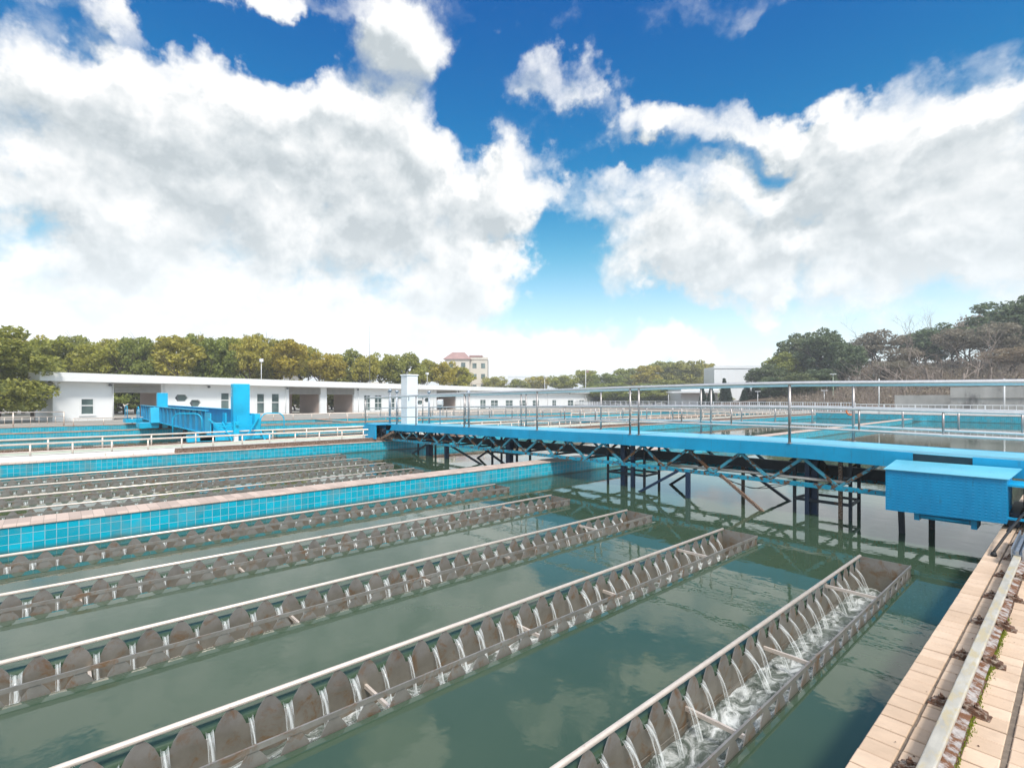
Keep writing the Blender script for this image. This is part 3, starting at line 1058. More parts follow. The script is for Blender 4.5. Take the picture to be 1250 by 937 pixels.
pf = [-20.85, -16.65, -13.62, -13.36, -10.2, -7.10, -6.86, -3.61, -0.35, -0.15]
sp = []
pl = sorted(pf)
for a, b in zip(pl, pl[1:]):
    if b - a > 1:
        n = 3
        sp += [a + (b - a) * q / n for q in range(1, n)]
handrail(VF + 0.03, pf, UL, UR, sp)
pb = [-20.6, -18.5, -15.5, -12.42, -12.18, -9.1, -6.1, -5.85, -2.98, 0.1]
sp = []
pl = sorted(pb)
for a, b in zip(pl, pl[1:]):
    if b - a > 1:
        sp += [a + (b - a) * q / 4 for q in range(1, 4)]
handrail(VB - 0.03, pb, UL + 0.3, UR, sp)
# end rail across at the left end
gr = obj("end_rail", MB().tube([(UL + 0.06, VF + 0.03, zd(UL) + 1.10), (UL + 0.06, VB - 0.03, zd(UL) + 1.10)], 0.028, 10), M["steel_pipe"], br)

# ball-capped lamp standards near the cabinet
for u, v, h in ((-20.3, 10.9, 1.38), (-19.7, 10.6, 1.42), (-18.4, 10.2, 1.33), (-18.0, 11.46, 1.30), (-15.3, 11.46, 1.22)):
    p = obj("capped_post", MB().tube([(u, v, zd(u)), (u, v, zd(u) + h - 0.05)], 0.035, 10), M["galv"], br)
    obj("cap", MB().lathe((u, v, zd(u) + h - 0.06), [(0.05, 0), (0.085, 0.03), (0.085, 0.06), (0.06, 0.095), (0.0, 0.105)], 12), M["galv"], p)

# white control cabinet on the deck
cu, cv = -18.7, 10.95
cz = zd(cu)
cab = obj("control_cabinet", MB().cbox(cu - 0.24, cu + 0.24, cv - 0.25, cv + 0.25, cz, cz + 1.98, 0.01), M["white_paint"], br)
obj("cabinet_door", MB().box(cu + 0.24, cu + 0.252, cv - 0.22, cv + 0.22, cz + 0.10, cz + 1.90), M["white_paint"], cab)
obj("cabinet_roof", MB().cbox(cu - 0.27, cu + 0.27, cv - 0.28, cv + 0.28, cz + 1.98, cz + 2.03, 0.02), M["white_paint"], cab)
obj("handle", MB().box(cu + 0.252, cu + 0.275, cv - 0.20, cv - 0.17, cz + 0.95, cz + 1.10), M["galv"], cab)
# floodlight beside the cabinet
fl = obj("floodlight", MB().bar((-16.6, 11.1, zd(-16.6) + 0.85), (-16.3, 10.85, zd(-16.3) + 0.80), 0.2, 0.22), M["lamp_white"], br)
obj("lens", MB().lathe((-16.27, 10.83, zd(-16.3) + 0.72), [(0.09, 0), (0.09, 0.02)], 12), M["black"], fl)
obj("bracket", MB().tube([(-16.5, 11.0, zd(-16.5)), (-16.5, 11.0, zd(-16.5) + 0.8)], 0.02, 8), M["galv"], fl)

# left end carriage
za = 0.48
car = obj("end_carriage", MB().box(-19.86, -19.78, 9.55, 10.6, za, za + 0.56).box(-19.78, -18.95, 9.55, 9.60, za, za + 0.56).box(-19.78, -18.9, 9.55, 10.6, za + 0.56, za + 0.585).box(-20.4, -19.88, 9.7, 11.8, za + 0.12, za + 0.46), M["blue_clean"], br)
bevel(car, 0.006, 1)
obj("wheel", MB().prism([(10.15 + 0.17 * math.cos(a * PI / 10), za + 0.22 + 0.17 * math.sin(a * PI / 10)) for a in range(20)], "x", -19.25, -19.13), M["dark"], car)
obj("gear_motor", MB().tube([(-19.6, 9.95, za + 0.3), (-18.9, 9.95, za + 0.3)], 0.10, 12).box(-19.3, -19.05, 9.85, 10.1, za + 0.1, za + 0.42), M["dark"], car)
obj("support_strut", MB().bar((-18.3, 10.0, zd(-18.3) - 0.3), (-19.0, 9.85, za + 0.02), 0.08, 0.10).box(-19.0, -18.45, 10.0, 10.5, za - 0.02, za + 0.10), M["rust"], car)
obj("end_bracket", MB().prism([(-18.95, za + 0.02), (-18.5, za + 0.5), (-18.5, za + 0.56), (-18.95, za + 0.56)], "y", 10.0, 10.02), M["blue_clean"], car)

# drive cover at the right end
cov = obj("drive_cover", MB().add([(-1.98, 9.2, 0.466), (-0.68, 9.2, 0.490), (-0.68, 9.2, 1.065), (-1.98, 9.2, 1.065),
                                    (-1.98, 9.93, 0.56), (-0.68, 9.93, 0.56), (-0.68, 9.93, 1.132), (-1.98, 9.93, 1.132)],
                                   [(0, 1, 2, 3), (5, 4, 7, 6), (0, 3, 7, 4), (1, 5, 6, 2), (0, 4, 5, 1)]), M["tread"], br)
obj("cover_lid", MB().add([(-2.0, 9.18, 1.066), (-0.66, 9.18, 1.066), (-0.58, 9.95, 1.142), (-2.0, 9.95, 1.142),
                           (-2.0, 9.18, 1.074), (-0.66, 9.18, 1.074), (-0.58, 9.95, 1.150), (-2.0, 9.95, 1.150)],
                          [(3, 2, 1, 0), (4, 5, 6, 7), (0, 1, 5, 4), (1, 2, 6, 5), (2, 3, 7, 6), (3, 0, 4, 7)]), M["deck_glare_paint"], cov)
obj("cover_stay", MB().box(-1.62, -1.02, 9.32, 9.36, 0.40, 0.455).box(-1.62, -1.02, 9.32, 9.40, 0.388, 0.40).box(-1.66, -1.60, 9.3, 9.7, 0.36, 0.50).box(-1.04, -0.98, 9.3, 9.7, 0.34, 0.50), M["blue"], cov)
obj("stay_pipe", MB().tube([(-1.58, 9.30, 0.425), (-1.06, 9.30, 0.425)], 0.022, 8), M["blue_clean"], cov)
# right end carriage on the walkway rail
rc = obj("end_carriage", MB().box(-0.56, -0.38, 9.75, 12.2, 0.62, 0.92), M["dark"], br)
obj("wheel_cover", MB().box(-0.72, 0.05, 9.35, 9.9, 0.96, 0.985).box(-0.50, -0.47, 9.37, 9.42, 0.55, 0.96).box(-0.03, 0.0, 9.37, 9.42, 0.55, 0.96).box(-0.78, -0.47, 9.37, 9.42, 0.52, 0.55), M["blue_clean"], rc)
obj("wheel", MB().prism([(10.2 + 0.19 * math.cos(a * PI / 12), TOPZ + 0.305 + 0.19 * math.sin(a * PI / 12)) for a in range(24)], "x", RU - 0.06, RU + 0.06), M["black"], rc)
obj("wheel", MB().prism([(11.8 + 0.19 * math.cos(a * PI / 12), TOPZ + 0.305 + 0.19 * math.sin(a * PI / 12)) for a in range(24)], "x", RU - 0.06, RU + 0.06), M["black"], rc)
obj("axle_block", MB().box(-0.70, -0.58, 9.5, 10.6, 0.42, 0.60).box(-0.36, 0.3, 9.6, 10.5, 0.46, 0.70), M["dark"], rc)
rod = obj("push_rod", MB().tube([(-0.67, 7.67, TOPZ + 0.05), (-0.58, 8.4, 0.60), (-0.42, 9.5, 0.82)], 0.013, 10).tube([(-0.60, 8.30, 0.565), (-0.585, 8.40, 0.60)], 0.02, 10).lathe((-0.67, 7.66, TOPZ + 0.0), [(0.025, 0), (0.028, 0.02), (0.02, 0.05)], 10), M["black"], br)

# ------------------------------------------------------------------ the second bridge (plate girder)
b2 = thing("girder_bridge", "bright blue plate-girder bridge with two towers in front of the white building", "bridge", (-33, 5.4, TOPZ))
BL, BR_ = -43.6, -23.2
GZ0, GZ1 = 0.76, 1.62
M["blue2"] = paint("blue_paint_bridge", (0.0, 0.42, 0.66), 0.82, 0.45, 4.0, (0.04, 0.48, 0.72))
M["blue_chalk"] = paint("blue_paint_chalky", (0.008, 0.25, 0.45), 0.80, 0.6, 4.0, (0.40, 0.56, 0.68))
for v in (4.40, 5.78):
    obj("girder", MB().box(BL, BR_, v, v + 0.02, GZ0, GZ1), M["blue_chalk"], b2)
    obj("flange", MB().box(BL, BR_, v - 0.10, v + 0.12, GZ1, GZ1 + 0.025), M["blue2"], b2)
    obj("flange", MB().box(BL, BR_, v - 0.10, v + 0.12, GZ0 - 0.025, GZ0), M["blue2"], b2)
for i in range(17):
    u = BL + 0.6 + i * 1.22
    obj("stiffener", MB().box(u, u + 0.015, 4.31, 4.40, GZ0, GZ1), M["blue_chalk"], b2)
obj("deck", MB().box(BL, BR_, 4.53, 5.66, GZ0 + 0.2, GZ0 + 0.22), M["blue2"], b2)
# near end carriage (over the channel wall)
ec = obj("end_carriage", MB().box(-23.2, -22.0, 4.0, 4.5, 0.52, 0.72).box(-23.2, -21.95, 5.88, 6.08, 0.52, 1.5).box(-23.2, -22.3, 4.5, 5.87, 0.60, 1.15).box(-22.29, -22.0, 3.6, 6.5, 0.50, 0.75), M["blue2"], b2)
obj("web_plate", MB().box(-23.19, -22.25, 4.38, 4.42, 0.72, 1.55), M["blue2"], ec)
obj("web_plate", MB().box(-22.7, -22.25, 4.9, 4.94, 1.15, 1.55), M["blue2"], ec)
obj("web_plate", MB().box(-22.29, -22.26, 5.3, 5.87, 0.76, 1.45), M["blue2"], ec)
for i, v in enumerate((4.1, 6.1)):
    obj("wheel", MB().prism([(v + 0.16 * math.cos(a * PI / 8), TOPZ + 0.28 + 0.16 * math.sin(a * PI / 8)) for a in range(16)], "x", -22.15, -22.02), M["black"], ec)
tw = obj("tower", MB().cbox(-22.95, -22.55, 5.25, 5.85, 1.15, 2.70, 0.02), M["blue2"], b2)
# faint white stencilled characters on the tower (strokes too small to read in the photograph)
for k in range(3):
    z = 2.50 - k * 0.13
    obj("stencil_mark", MB().box(-22.86, -22.76, 5.246, 5.249, z, z + 0.02).box(-22.82, -22.80, 5.243, 5.2455, z - 0.05, z + 0.05).box(-22.86, -22.76, 5.246, 5.249, z - 0.05, z - 0.035), M["lamp_white"], tw)
tw2 = obj("tower", MB().cbox(-39.4, -38.95, 4.75, 5.3, 1.4, 2.46, 0.02), M["blue2"], b2)
mc = obj("middle_carriage", MB().box(-36.3, -34.6, 3.4, 4.29, 0.48, 0.74).prism([(-35.2, 0.76), (-34.4, 0.76), (-34.6, 1.60), (-35.0, 1.60)], "y", 3.9, 4.30), M["blue2"], b2)
lc = obj("end_carriage", MB().box(-43.9, -42.2, 3.4, 4.2, 0.50, 0.72).box(-43.9, -42.4, 4.2, 7, 0.5, 0.74), M["blue2"], b2)


def hoop(parent, p, q, h, r=0.022):
    p = Vector(p); q = Vector(q)
    pts = [p]
    d = (q - p); n = 8
    top = h - 0.28
    pts.append(p + Vector((0, 0, top)))
    for i in range(1, 5):
        a = i / 5 * PI / 2
        pts.append(p + d.normalized() * (0.28 * (1 - math.cos(a))) + Vector((0, 0, top + 0.28 * math.sin(a))))
    pts.append(p + d.normalized() * 0.28 + Vector((0, 0, h)))
    pts.append(q - d.normalized() * 0.28 + Vector((0, 0, h)))
    for i in range(1, 5):
        a = i / 5 * PI / 2
        pts.append(q - d.normalized() * (0.28 * (1 - math.sin(a))) + Vector((0, 0, top + 0.28 * math.cos(a))))
    pts.append(q + Vector((0, 0, top))); pts.append(q)
    obj("hoop_rail", MB().tube(pts, r, 8), M["blue2"], parent)


hoop(ec, (-23.1, 3.3, 0.62), (-22.2, 4.1, 0.62), 0.92)
hoop(ec, (-21.98, 6.1, 0.62), (-21.98, 7.0, 0.62), 0.9)
hoop(mc, (-36.2, 3.45, 0.74), (-35.3, 3.45, 0.74), 0.9)
hoop(mc, (-36.2, 4.2, 0.74), (-35.3, 4.2, 0.74), 0.9)
hoop(lc, (-43.7, 3.5, 0.72), (-42.3, 3.5, 0.72), 0.9)
dc = obj("drive_column", MB().box(-21.78, -21.60, 5.05, 5.23, 0.72, 1.22).box(-22.2, -21.5, 5.1, 5.18, 1.10, 1.20), M["blue2"], b2)
obj("column_base", MB().box(-21.76, -21.62, 5.07, 5.21, TOPZ, 0.72), M["white_paint"], dc)
for p, q in (((-22.2, 4.3, 1.35), (-21.7, 5.3, 0.45)), ((-21.9, 6.0, 1.35), (-21.7, 5.4, 0.45)), ((-22.3, 4.8, 1.2), (-21.7, 5.0, 0.5)), ((-22.1, 6.0, 1.1), (-21.7, 6.2, 0.45)), ((-22.0, 4.6, 1.05), (-22.0, 6.1, 1.05))):
    obj("brace", MB().bar(p, q, 0.04, 0.04), M["blue2"], dc)
for u in (-25.5, -28.5, -31, -36, -39.5):
    obj("scraper_leg", MB().bar((u, 5.0, GZ0), (u, 5.0, -0.3), 0.14, 0.14), M["navy"], b2)
    obj("raking_brace", MB().bar((u, 5.0, GZ0), (u - 1.3, 5.0, -0.1), 0.07, 0.07, (0, 1, 0)), M["dark"], b2)

# ------------------------------------------------------------------ long white building
B0 = Vector((FX * 38.4 + RX * -34.5, FY * 38.4 + RY * -34.5, 0))
BD = Vector((FX * .8575 + RX * .5145, FY * .8575 + RY * .5145, 0)).normalized()
BANG = math.atan2(BD.y, BD.x)


def bs(px):
    t = (px - 625) / FPX
    return (38.4 * t + 34.5) / (.5145 - .8575 * t)


def bz(px, py):
    return EYE + (486 - py) / FPX * (38.4 + .8575 * bs(px))


# local frame: x along the building, y to the back (away from the basins), z up
pump = thing("white_building", "long single-storey white building with flat eaves, square windows and open passages", "building", (B0.x, B0.y, 0), BANG)
GZ, EAVE, DEPTH = 0.36, 3.42, 3.7
SB = bs(742)
passages = [(139, 196), (353, 391), (399, 432), (533, 557)]
P = [(bs(a), bs(b)) for a, b in passages]
PZ = 3.34


def rects(s0, s1, z0, z1, holes):
    """cut a wall into boxes round rectangular holes"""
    xs = sorted({s0, s1} | {h for q in holes for h in q[:2]})
    out = []
    for a, b in zip(xs, xs[1:]):
        hs = sorted([(q[2], q[3]) for q in holes if q[0] <= a + 1e-6 and q[1] >= b - 1e-6])
        z = z0
        for h0, h1 in hs:
            if h0 > z: out.append((a, b, z, h0))
            z = max(z, h1)
        if z < z1: out.append((a, b, z, z1))
    return out


wins = []            # px range, top y, bottom y measured at its place
for a, b, yt, yb in ((98, 115, 486, 506), (269, 280, 479, 500), (313, 323, 480, 505), (331, 341, 480, 505), (444, 452, 482, 504), (457, 466, 482, 504), (474, 482, 482, 504),
                     (586, 593, 487.5, 501), (599, 608, 488, 498), (617, 626, 488, 498), (634, 642, 488, 498), (650, 658, 488, 498),
                     (674, 679, 487.8, 498), (693, 700, 488, 497), (707, 713, 488, 497), (720, 727, 488, 497), (736, 739.5, 488, 492)):
    wins.append((bs(a), bs(b), bz((a + b) / 2, yb), bz((a + b) / 2, yt)))
emb = [(bs(213), bs(230), 1.82, 2.48, 0), (bs(231), bs(246), 1.34, 2.0, 1), (bs(509), bs(517.5), 1.2, 1.85, 1), (bs(518), bs(525.5), 1.55, 2.2, 1)]
holes = [(a, b, GZ, PZ) for a, b in P] + wins + [e[:4] for e in emb]
wl = MB()
for a, b, z0, z1 in rects(0, SB, GZ - 0.4, EAVE, holes):
    wl.box(a, b, 0, 0.25, z0, z1)
obj("front_wall", wl, M["white_wall"], pump, True)
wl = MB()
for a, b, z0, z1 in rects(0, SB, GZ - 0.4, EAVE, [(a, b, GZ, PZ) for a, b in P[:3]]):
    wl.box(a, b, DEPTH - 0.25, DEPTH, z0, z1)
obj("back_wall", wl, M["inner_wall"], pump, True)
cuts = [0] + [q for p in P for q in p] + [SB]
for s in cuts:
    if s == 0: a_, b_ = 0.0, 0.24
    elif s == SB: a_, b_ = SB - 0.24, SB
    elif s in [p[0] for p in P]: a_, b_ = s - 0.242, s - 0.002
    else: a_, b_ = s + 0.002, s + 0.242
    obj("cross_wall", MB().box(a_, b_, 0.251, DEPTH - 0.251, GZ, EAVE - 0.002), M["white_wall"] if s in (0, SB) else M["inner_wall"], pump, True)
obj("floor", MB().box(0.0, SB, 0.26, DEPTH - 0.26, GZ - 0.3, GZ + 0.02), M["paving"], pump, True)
obj("roof", MB().box(-0.9, SB + 0.9, -0.75, DEPTH + 0.5, EAVE + 0.002, EAVE + 0.12), M["roof_white"], pump, True)
obj("fascia", MB().box(-1.0, SB + 1.0, -0.87, -0.76, EAVE - 0.02, EAVE + 0.64).box(-1.0, -0.91, -0.755, DEPTH + 0.5, EAVE - 0.02, EAVE + 0.64), M["roof_white"], pump, True)
for a, b in ((-0.03, P[0][0]), (P[0][1], P[1][0]), (P[2][1], P[3][0])):
    obj("plinth", MB().box(a, b, -0.03, -0.003, GZ - 0.3, GZ + 0.25), M["curb"], pump, True)
for px in (137.5, 200, 348, 437, 529, 562, 668, 732):
    s = bs(px)
    obj("downpipe", MB().tube([(s, -0.09, GZ), (s, -0.09, EAVE - 0.03)], 0.045, 8), M["frame"], pump, True)
for a, b in ((0, P[0][0]), (P[0][1], P[1][0]), (P[2][1], P[3][0])):
    obj("string_course", MB().box(a, b, -0.02, -0.002, 3.0, 3.05), M["white_wall"], pump, True)
for a, b in P:
    lv = MB()
    for k in range(6):
        z = PZ - 0.02 - k * 0.125
        lv.add([(a, -0.04, z), (b, -0.04, z), (b, -0.12, z - 0.10), (a, -0.12, z - 0.10), (a, 0.0, z), (b, 0.0, z), (b, -0.08, z - 0.112), (a, -0.08, z - 0.112)],
               [(0, 1, 2, 3), (4, 5, 6, 7), (0, 1, 5, 4), (2, 3, 7, 6)])
    obj("louvre", lv, M["louvre"], pump, True)
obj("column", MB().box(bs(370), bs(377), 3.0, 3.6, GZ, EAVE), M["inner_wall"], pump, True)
for (a, b, z0, z1) in wins:
    fr = MB()
    t = 0.07
    e = 0.045
    fr.box(a - e, a + t, -0.03, 0.10, z0 - e, z1 + e).box(b - t, b + e, -0.03, 0.10, z0 - e, z1 + e)
    fr.box(a + t, b - t, -0.03, 0.10, z1 - t, z1 + e).box(a + t, b - t, -0.03, 0.10, z0 - e, z0 + t)
    zm = z0 + (z1 - z0) * 0.56
    fr.box(a + t, b - t, -0.01, 0.09, zm - 0.04, zm + 0.04)
    if b - a > 1.0:
        fr.box((a + b) / 2 - 0.035, (a + b) / 2 + 0.035, -0.008, 0.088, z0 + t, zm - 0.04).box((a + b) / 2 - 0.035, (a + b) / 2 + 0.035, -0.008, 0.088, zm + 0.04, z1 - t)
    f = obj("window", fr, M["frame"], pump, True)
    obj("pane", MB().box(a + t * 0.5, b - t * 0.5, 0.03, 0.05, z0 + t * 0.5, z1 - t * 0.5), M["glass"], f, True)
    obj("sill", MB().box(a - 0.1, b + 0.1, -0.09, -0.031, z0 - 0.10, z0 - 0.05), M["frame"], f, True)
# decorative hexagon / leaf shaped openings: infill that leaves a hexagonal void
for a, b, z0, z1, hx in emb:
    w_, h_ = (b - a), (z1 - z0)
    ins = 0.2 * w_
    fill = MB()
    e = 0.03; zm = (z0 + z1) / 2
    outer = [(a, zm), (a, z1), (b, z1), (b, zm), (b, z0), (a, z0)]
    inner = [(a + e, zm), (a + ins, z1 - e), (b - ins, z1 - e), (b - e, zm), (b - ins, z0 + e), (a + ins, z0 + e)]
    vs = [(p[0], y, p[1]) for y in (0.003, 0.247) for p in outer + inner]
    fs = []
    for i in range(6):
        i2 = (i + 1) % 6
        fs += [(i, i2, 6 + i2, 6 + i), (12 + i2, 12 + i, 18 + i, 18 + i2), (6 + i, 6 + i2, 18 + i2, 18 + i), (i2, i, 12 + i, 12 + i2)]
    fill.add(vs, fs)
    o = obj("hexagon_window", fill, M["white_wall"], pump, True)
    obj("glazing_bar", MB().bar((a + w_ * 0.35, 0.12, z0), (a + w_ * 0.15, 0.12, z1), 0.05, 0.09), M["lamp"], o, True)
    obj("pane", MB().box(a, b, 0.20, 0.215, z0, z1), M["glass"], o, True)
for px in (133.5, 254, 350, 436, 559, 659, 695, 727):
    s = bs(px)
    o = obj("wall_lamp", MB().lathe((s, -0.16, 3.10), [(0.07, 0), (0.12, 0.05), (0.12, 0.14), (0.05, 0.2)], 10), M["lamp"], pump, True)
    obj("bracket", MB().box(s - 0.03, s + 0.03, -0.10, 0.0, 3.22, 3.28), M["lamp"], o, True)


# on the roof
def bpt(px, y, z):
    s = bs(px)
    n = Vector((-BD.y, BD.x, 0))
    p = B0 + BD * s + n * y
    return Vector((p.x, p.y, z))


RT = EAVE + 0.12
p = bpt(471, 3.0, RT)
mast = thing("radio_mast", "thin tall mast on a small tripod on the white roof", "mast", p)
obj("pole", MB().tube([p, p + Vector((0, 0, 8.6))], 0.045, 8, 0.012), M["lamp"], mast)
for a in (0, 2.1, 4.2):
    obj("tripod_leg", MB().tube([p + Vector((0.7 * math.cos(a), 0.7 * math.sin(a), 0)), p + Vector((0, 0, 1.1))], 0.025, 6), M["lamp"], mast)
for px, h, lab in ((333, 2.6, "short lamp post with a white head on the roof, left of the mast"), (534, 2.3, "small pole with camera boxes on the roof, right of the white cabinet")):
    p = bpt(px, 2.0, RT)
    o = thing("roof_pole", lab, "pole", p)
    obj("pole", MB().tube([p, p + Vector((0, 0, h))], 0.035, 8), M["lamp_white"], o)
    obj("head", MB().box(p.x - 0.25, p.x + 0.2, p.y - 0.15, p.y + 0.15, p.z + h - 0.1, p.z + h + 0.22), M["lamp_white"], o)

# ------------------------------------------------------------------ terrain
def hill_h(x, y):
    a = max(0.0, min(1.0, (y - 70) / 50)); a = a * a * (3 - 2 * a)
    b = max(0.0, min(1.0, (x + 62) / 45)); b = b * b * (3 - 2 * b)
    return 0.37 + 6.5 * a * b + 0.5 * a * b * math.sin(x * 0.21) * math.cos(y * 0.17)


hm = MB()
nx, ny = 60, 44
vs = []; fs = []
for j in range(ny + 1):
    for i in range(nx + 1):
        x = -70 + 170 * i / nx; y = 66 + 150 * j / ny
        vs.append((x, y, hill_h(x, y) + (0.004 if j and i else -0.2) + (0 if (x > -62 and y > 66) else 0)))
for j in range(ny):
    for i in range(nx):
        q = j * (nx + 1) + i
        fs.append((q, q + 1, q + nx + 2, q + nx + 1))
hm.add(vs, fs, True)
struct("hillside", hm, M["litter"])

# ------------------------------------------------------------------ trees
def leaf_arrays(centres, radii, per, size, rng, flat=1.0):
    C = np.repeat(np.array(centres), per, axis=0)
    Rr = np.repeat(np.array(radii), per)
    n = len(C)
    d = rng.normal(size=(n, 3)); d /= np.linalg.norm(d, axis=1)[:, None]
    rad = Rr * (0.55 + 0.5 * rng.random(n) ** 0.5)
    pts = C + d * rad[:, None] * np.array([1, 1, flat])
    a = rng.normal(size=(n, 3)) + d * 0.5; a /= np.linalg.norm(a, axis=1)[:, None]
    b = np.cross(a, d + rng.normal(size=(n, 3)) * 0.6); b /= (np.linalg.norm(b, axis=1)[:, None] + 1e-9)
    s = size * (0.6 + 0.8 * rng.random(n))
    A = a * s[:, None]; B = b * (s * 0.55)[:, None]
    V = np.stack([pts - A, pts + B * 1.0, pts + A, pts - B], axis=1).reshape(-1, 3)
    F = np.arange(n * 4).reshape(n, 4)
    return V, F


def crown_obj(V, F, mat, parent, name="crown"):
    me = bpy.data.meshes.new(name)
    me.vertices.add(len(V)); me.vertices.foreach_set("co", V.astype(np.float32).ravel())
    me.loops.add(F.size); me.loops.foreach_set("vertex_index", F.astype(np.int32).ravel())
    me.polygons.add(len(F)); me.polygons.foreach_set("loop_start", (np.arange(len(F)) * 4).astype(np.int32))
    me.polygons.foreach_set("loop_total", np.full(len(F), 4, np.int32))
    me.update(calc_edges=True)
    me.materials.append(mat)
    o = bpy.data.objects.new(name, me); COL.objects.link(o); o.parent = parent
    return o


def make_tree(kind, seed):
    """unit tree: 8 m tall, crown about 6 m wide; an Empty with trunk and crown"""
    rr = random.Random(seed); rng = np.random.default_rng(seed)
    names = {"olive": ("broadleaf_tree", "leaf_olive"), "green": ("broadleaf_tree", "leaf_green"), "dark": ("evergreen_tree", "leaf_dark"), "grey": ("scrubby_tree", "leaf_grey"),
             "fir": ("conifer_tree", "leaf_fir"), "round": ("evergreen_tree", "leaf_green"), "bare": ("bare_tree", None)}
    nm, lm = names[kind]
    r = thing(nm, "x", "tree", (0, 0, -50))
    tm = MB()
    tips = []

    def grow(p, d, ln, rad, lev, maxlev, fork):
        pts = [p]; rs = [rad]
        q = p.copy(); dd = d.copy()
        for i in range(3):
            dd = (dd + Vector((rr.gauss(0, .12), rr.gauss(0, .12), rr.gauss(0.02, .08)))).normalized()
            q = q + dd * (ln / 3)
            pts.append(q.copy()); rs.append(rad * (1 - 0.17 * (i + 1)))
        tm.tube(pts, rs, 6 if lev < 2 else (4 if lev < 3 else 3), cap=False)
        if lev >= maxlev:
            tips.append(q.copy()); return
        for k in range(fork + (1 if rr.random() < 0.4 else 0)):
            ax = Vector((rr.gauss(0, 1), rr.gauss(0, 1), rr.gauss(0.25, 0.5))).normalized()
            nd = (dd * 0.75 + ax * (0.75 if lev < 2 else 0.6)).normalized()
            if nd.z < -0.1: nd.z *= -0.5
            st = pts[rr.choice((1, 2, 3, 3))]
            grow(st.copy(), nd, ln * rr.uniform(0.6, 0.82), rad * 0.52, lev + 1, maxlev, fork)

    if kind == "fir":
        tm.tube([(0, 0, 0), (0, 0, 8)], 0.14, 6, 0.02)
        obj("trunk", tm, M["bark"], r, True)
        cs, rad = [], []
        for i in range(60):
            z = 0.6 + 7.2 * (i / 59)
            wd = 1.35 * (1 - (z - 0.6) / 7.7) + 0.08
            a = i * 2.4
            cs.append((wd * 0.6 * math.cos(a), wd * 0.6 * math.sin(a), z)); rad.append(wd * 0.55 + 0.1)
        V, F = leaf_arrays(cs, rad, 80, 0.16, rng, 1.1)
        crown_obj(V, F, M[lm], r)
        return r
    if kind == "bare":
        grow(Vector((0, 0, 0)), Vector((rr.uniform(-.1, .1), rr.uniform(-.1, .1), 1)), 2.7, 0.13, 0, 5, 2)
        obj("trunk", tm, M["bark_pale"], r, True)
        return r
    if kind == "round":
        grow(Vector((0, 0, 0)), Vector((0, 0, 1)), 2.0, 0.2, 0, 2, 3)
        base, top, wd = 0.2, 8.0, 3.3
        n, per = 95, 150
    else:
        grow(Vector((0, 0, 0)), Vector((rr.uniform(-.1, .1), rr.uniform(-.1, .1), 1)), 3.0, 0.17, 0, 3, 3)
        base, top, wd = (3.5, 8.0, 3.0) if kind in ("olive", "grey") else (1.7, 8.0, 3.0)
        n, per = (46, 88) if kind in ("olive",) else (62, 115)
        if kind == "grey": n, per = 40, 70
    cs, rad = [], []
    for i in range(n):
        for _ in range(30):
            a = rr.uniform(0, 2 * PI); q = math.sqrt(rr.random()); zz = rr.uniform(-1, 1)
            x, y = q * math.cos(a), q * math.sin(a)
            e = x * x + y * y + zz * zz
            if e < 1 and (e > 0.3 or rr.random() < 0.3): break
        wob = 1 + 0.22 * math.sin(2 * a + seed) + 0.15 * math.sin(5 * a + zz * 3)
        cz = (base + top) / 2 - 0.2; hz = (top - base) / 2 - 0.45
        prof = 0.80 + 0.2 * zz if kind != "round" else 1.05 - 0.12 * zz
        cs.append((x * (wd - 0.5) * wob * prof, y * (wd - 0.5) * wob * prof, cz + zz * hz))
        rad.append(rr.uniform(0.42, 0.85) * (0.85 if kind == "olive" else 1))
    for t in tips:
        if kind != "round" and rr.random() < 0.6 and t.z < top - 0.9 and math.hypot(t.x, t.y) < wd * 0.75:
            cs.append(tuple(t)); rad.append(0.55)
    obj("trunk", tm, M["bark"], r, True)
    V, F = leaf_arrays(cs, rad, per, 0.155 if kind != "round" else 0.14, rng, 0.8)
    crown_obj(V, F, M[lm], r)
    return r


proto_t = {}
used_t = set()


def plant(kind, variant, base, height, width, label, group, rz=None):
    key = (kind, variant)
    if key not in proto_t:
        proto_t[key] = make_tree(kind, 100 + 17 * variant + sum(map(ord, kind)))
    p = proto_t[key]
    if key not in used_t:
        used_t.add(key); o = p
    else:
        o = p.copy(); COL.objects.link(o)
        for ch in [k for k in bpy.data.objects if k.parent == p]:
            c = ch.copy(); COL.objects.link(c); c.parent = o
    o.location = base
    o.scale = (width / 6, width / 6, height / 8)
    o.rotation_euler = (0, 0, rz if rz is not None else random.uniform(0, 6.28))
    o["label"] = label; o["category"] = "tree"
    if group: o["group"] = group
    return o


def at_tree(px, topy, F):
    q = at_dist(px, topy, F)
    return q


# row behind the white building
row = [(28, 404, 58), (58, 410, 53), (88, 404, 60), (118, 413, 54), (142, 410, 60), (166, 406, 56), (190, 414, 62), (214, 406, 57), (240, 404, 64), (262, 406, 60), (284, 408, 66), (306, 405, 62),
       (328, 406, 68), (352, 411, 66), (376, 420, 72), (400, 427, 70), (424, 426, 76), (448, 431, 74), (472, 428, 80), (496, 430, 80), (520, 436, 86), (542, 438, 86), (562, 446, 92)]
pal = ["olive", "olive", "green", "olive", "olive", "green", "olive"]
adj = {"olive": "yellow-green", "green": "mid-green"}
for i, (px, ty, F) in enumerate(row):
    kd = pal[i % 7]
    q = at_dist(px, ty, F)
    hgt = q.z - 0.37
    wd = 6.3 + 1.4 * math.sin(i * 2.1)
    plant(kd, i % 3, (q.x, q.y, 0.37), hgt * 1.03, wd, "%s tree rising behind the white roof, %s from the left in its row" % (adj[kd], ORD[i]), "row of trees behind the white building")
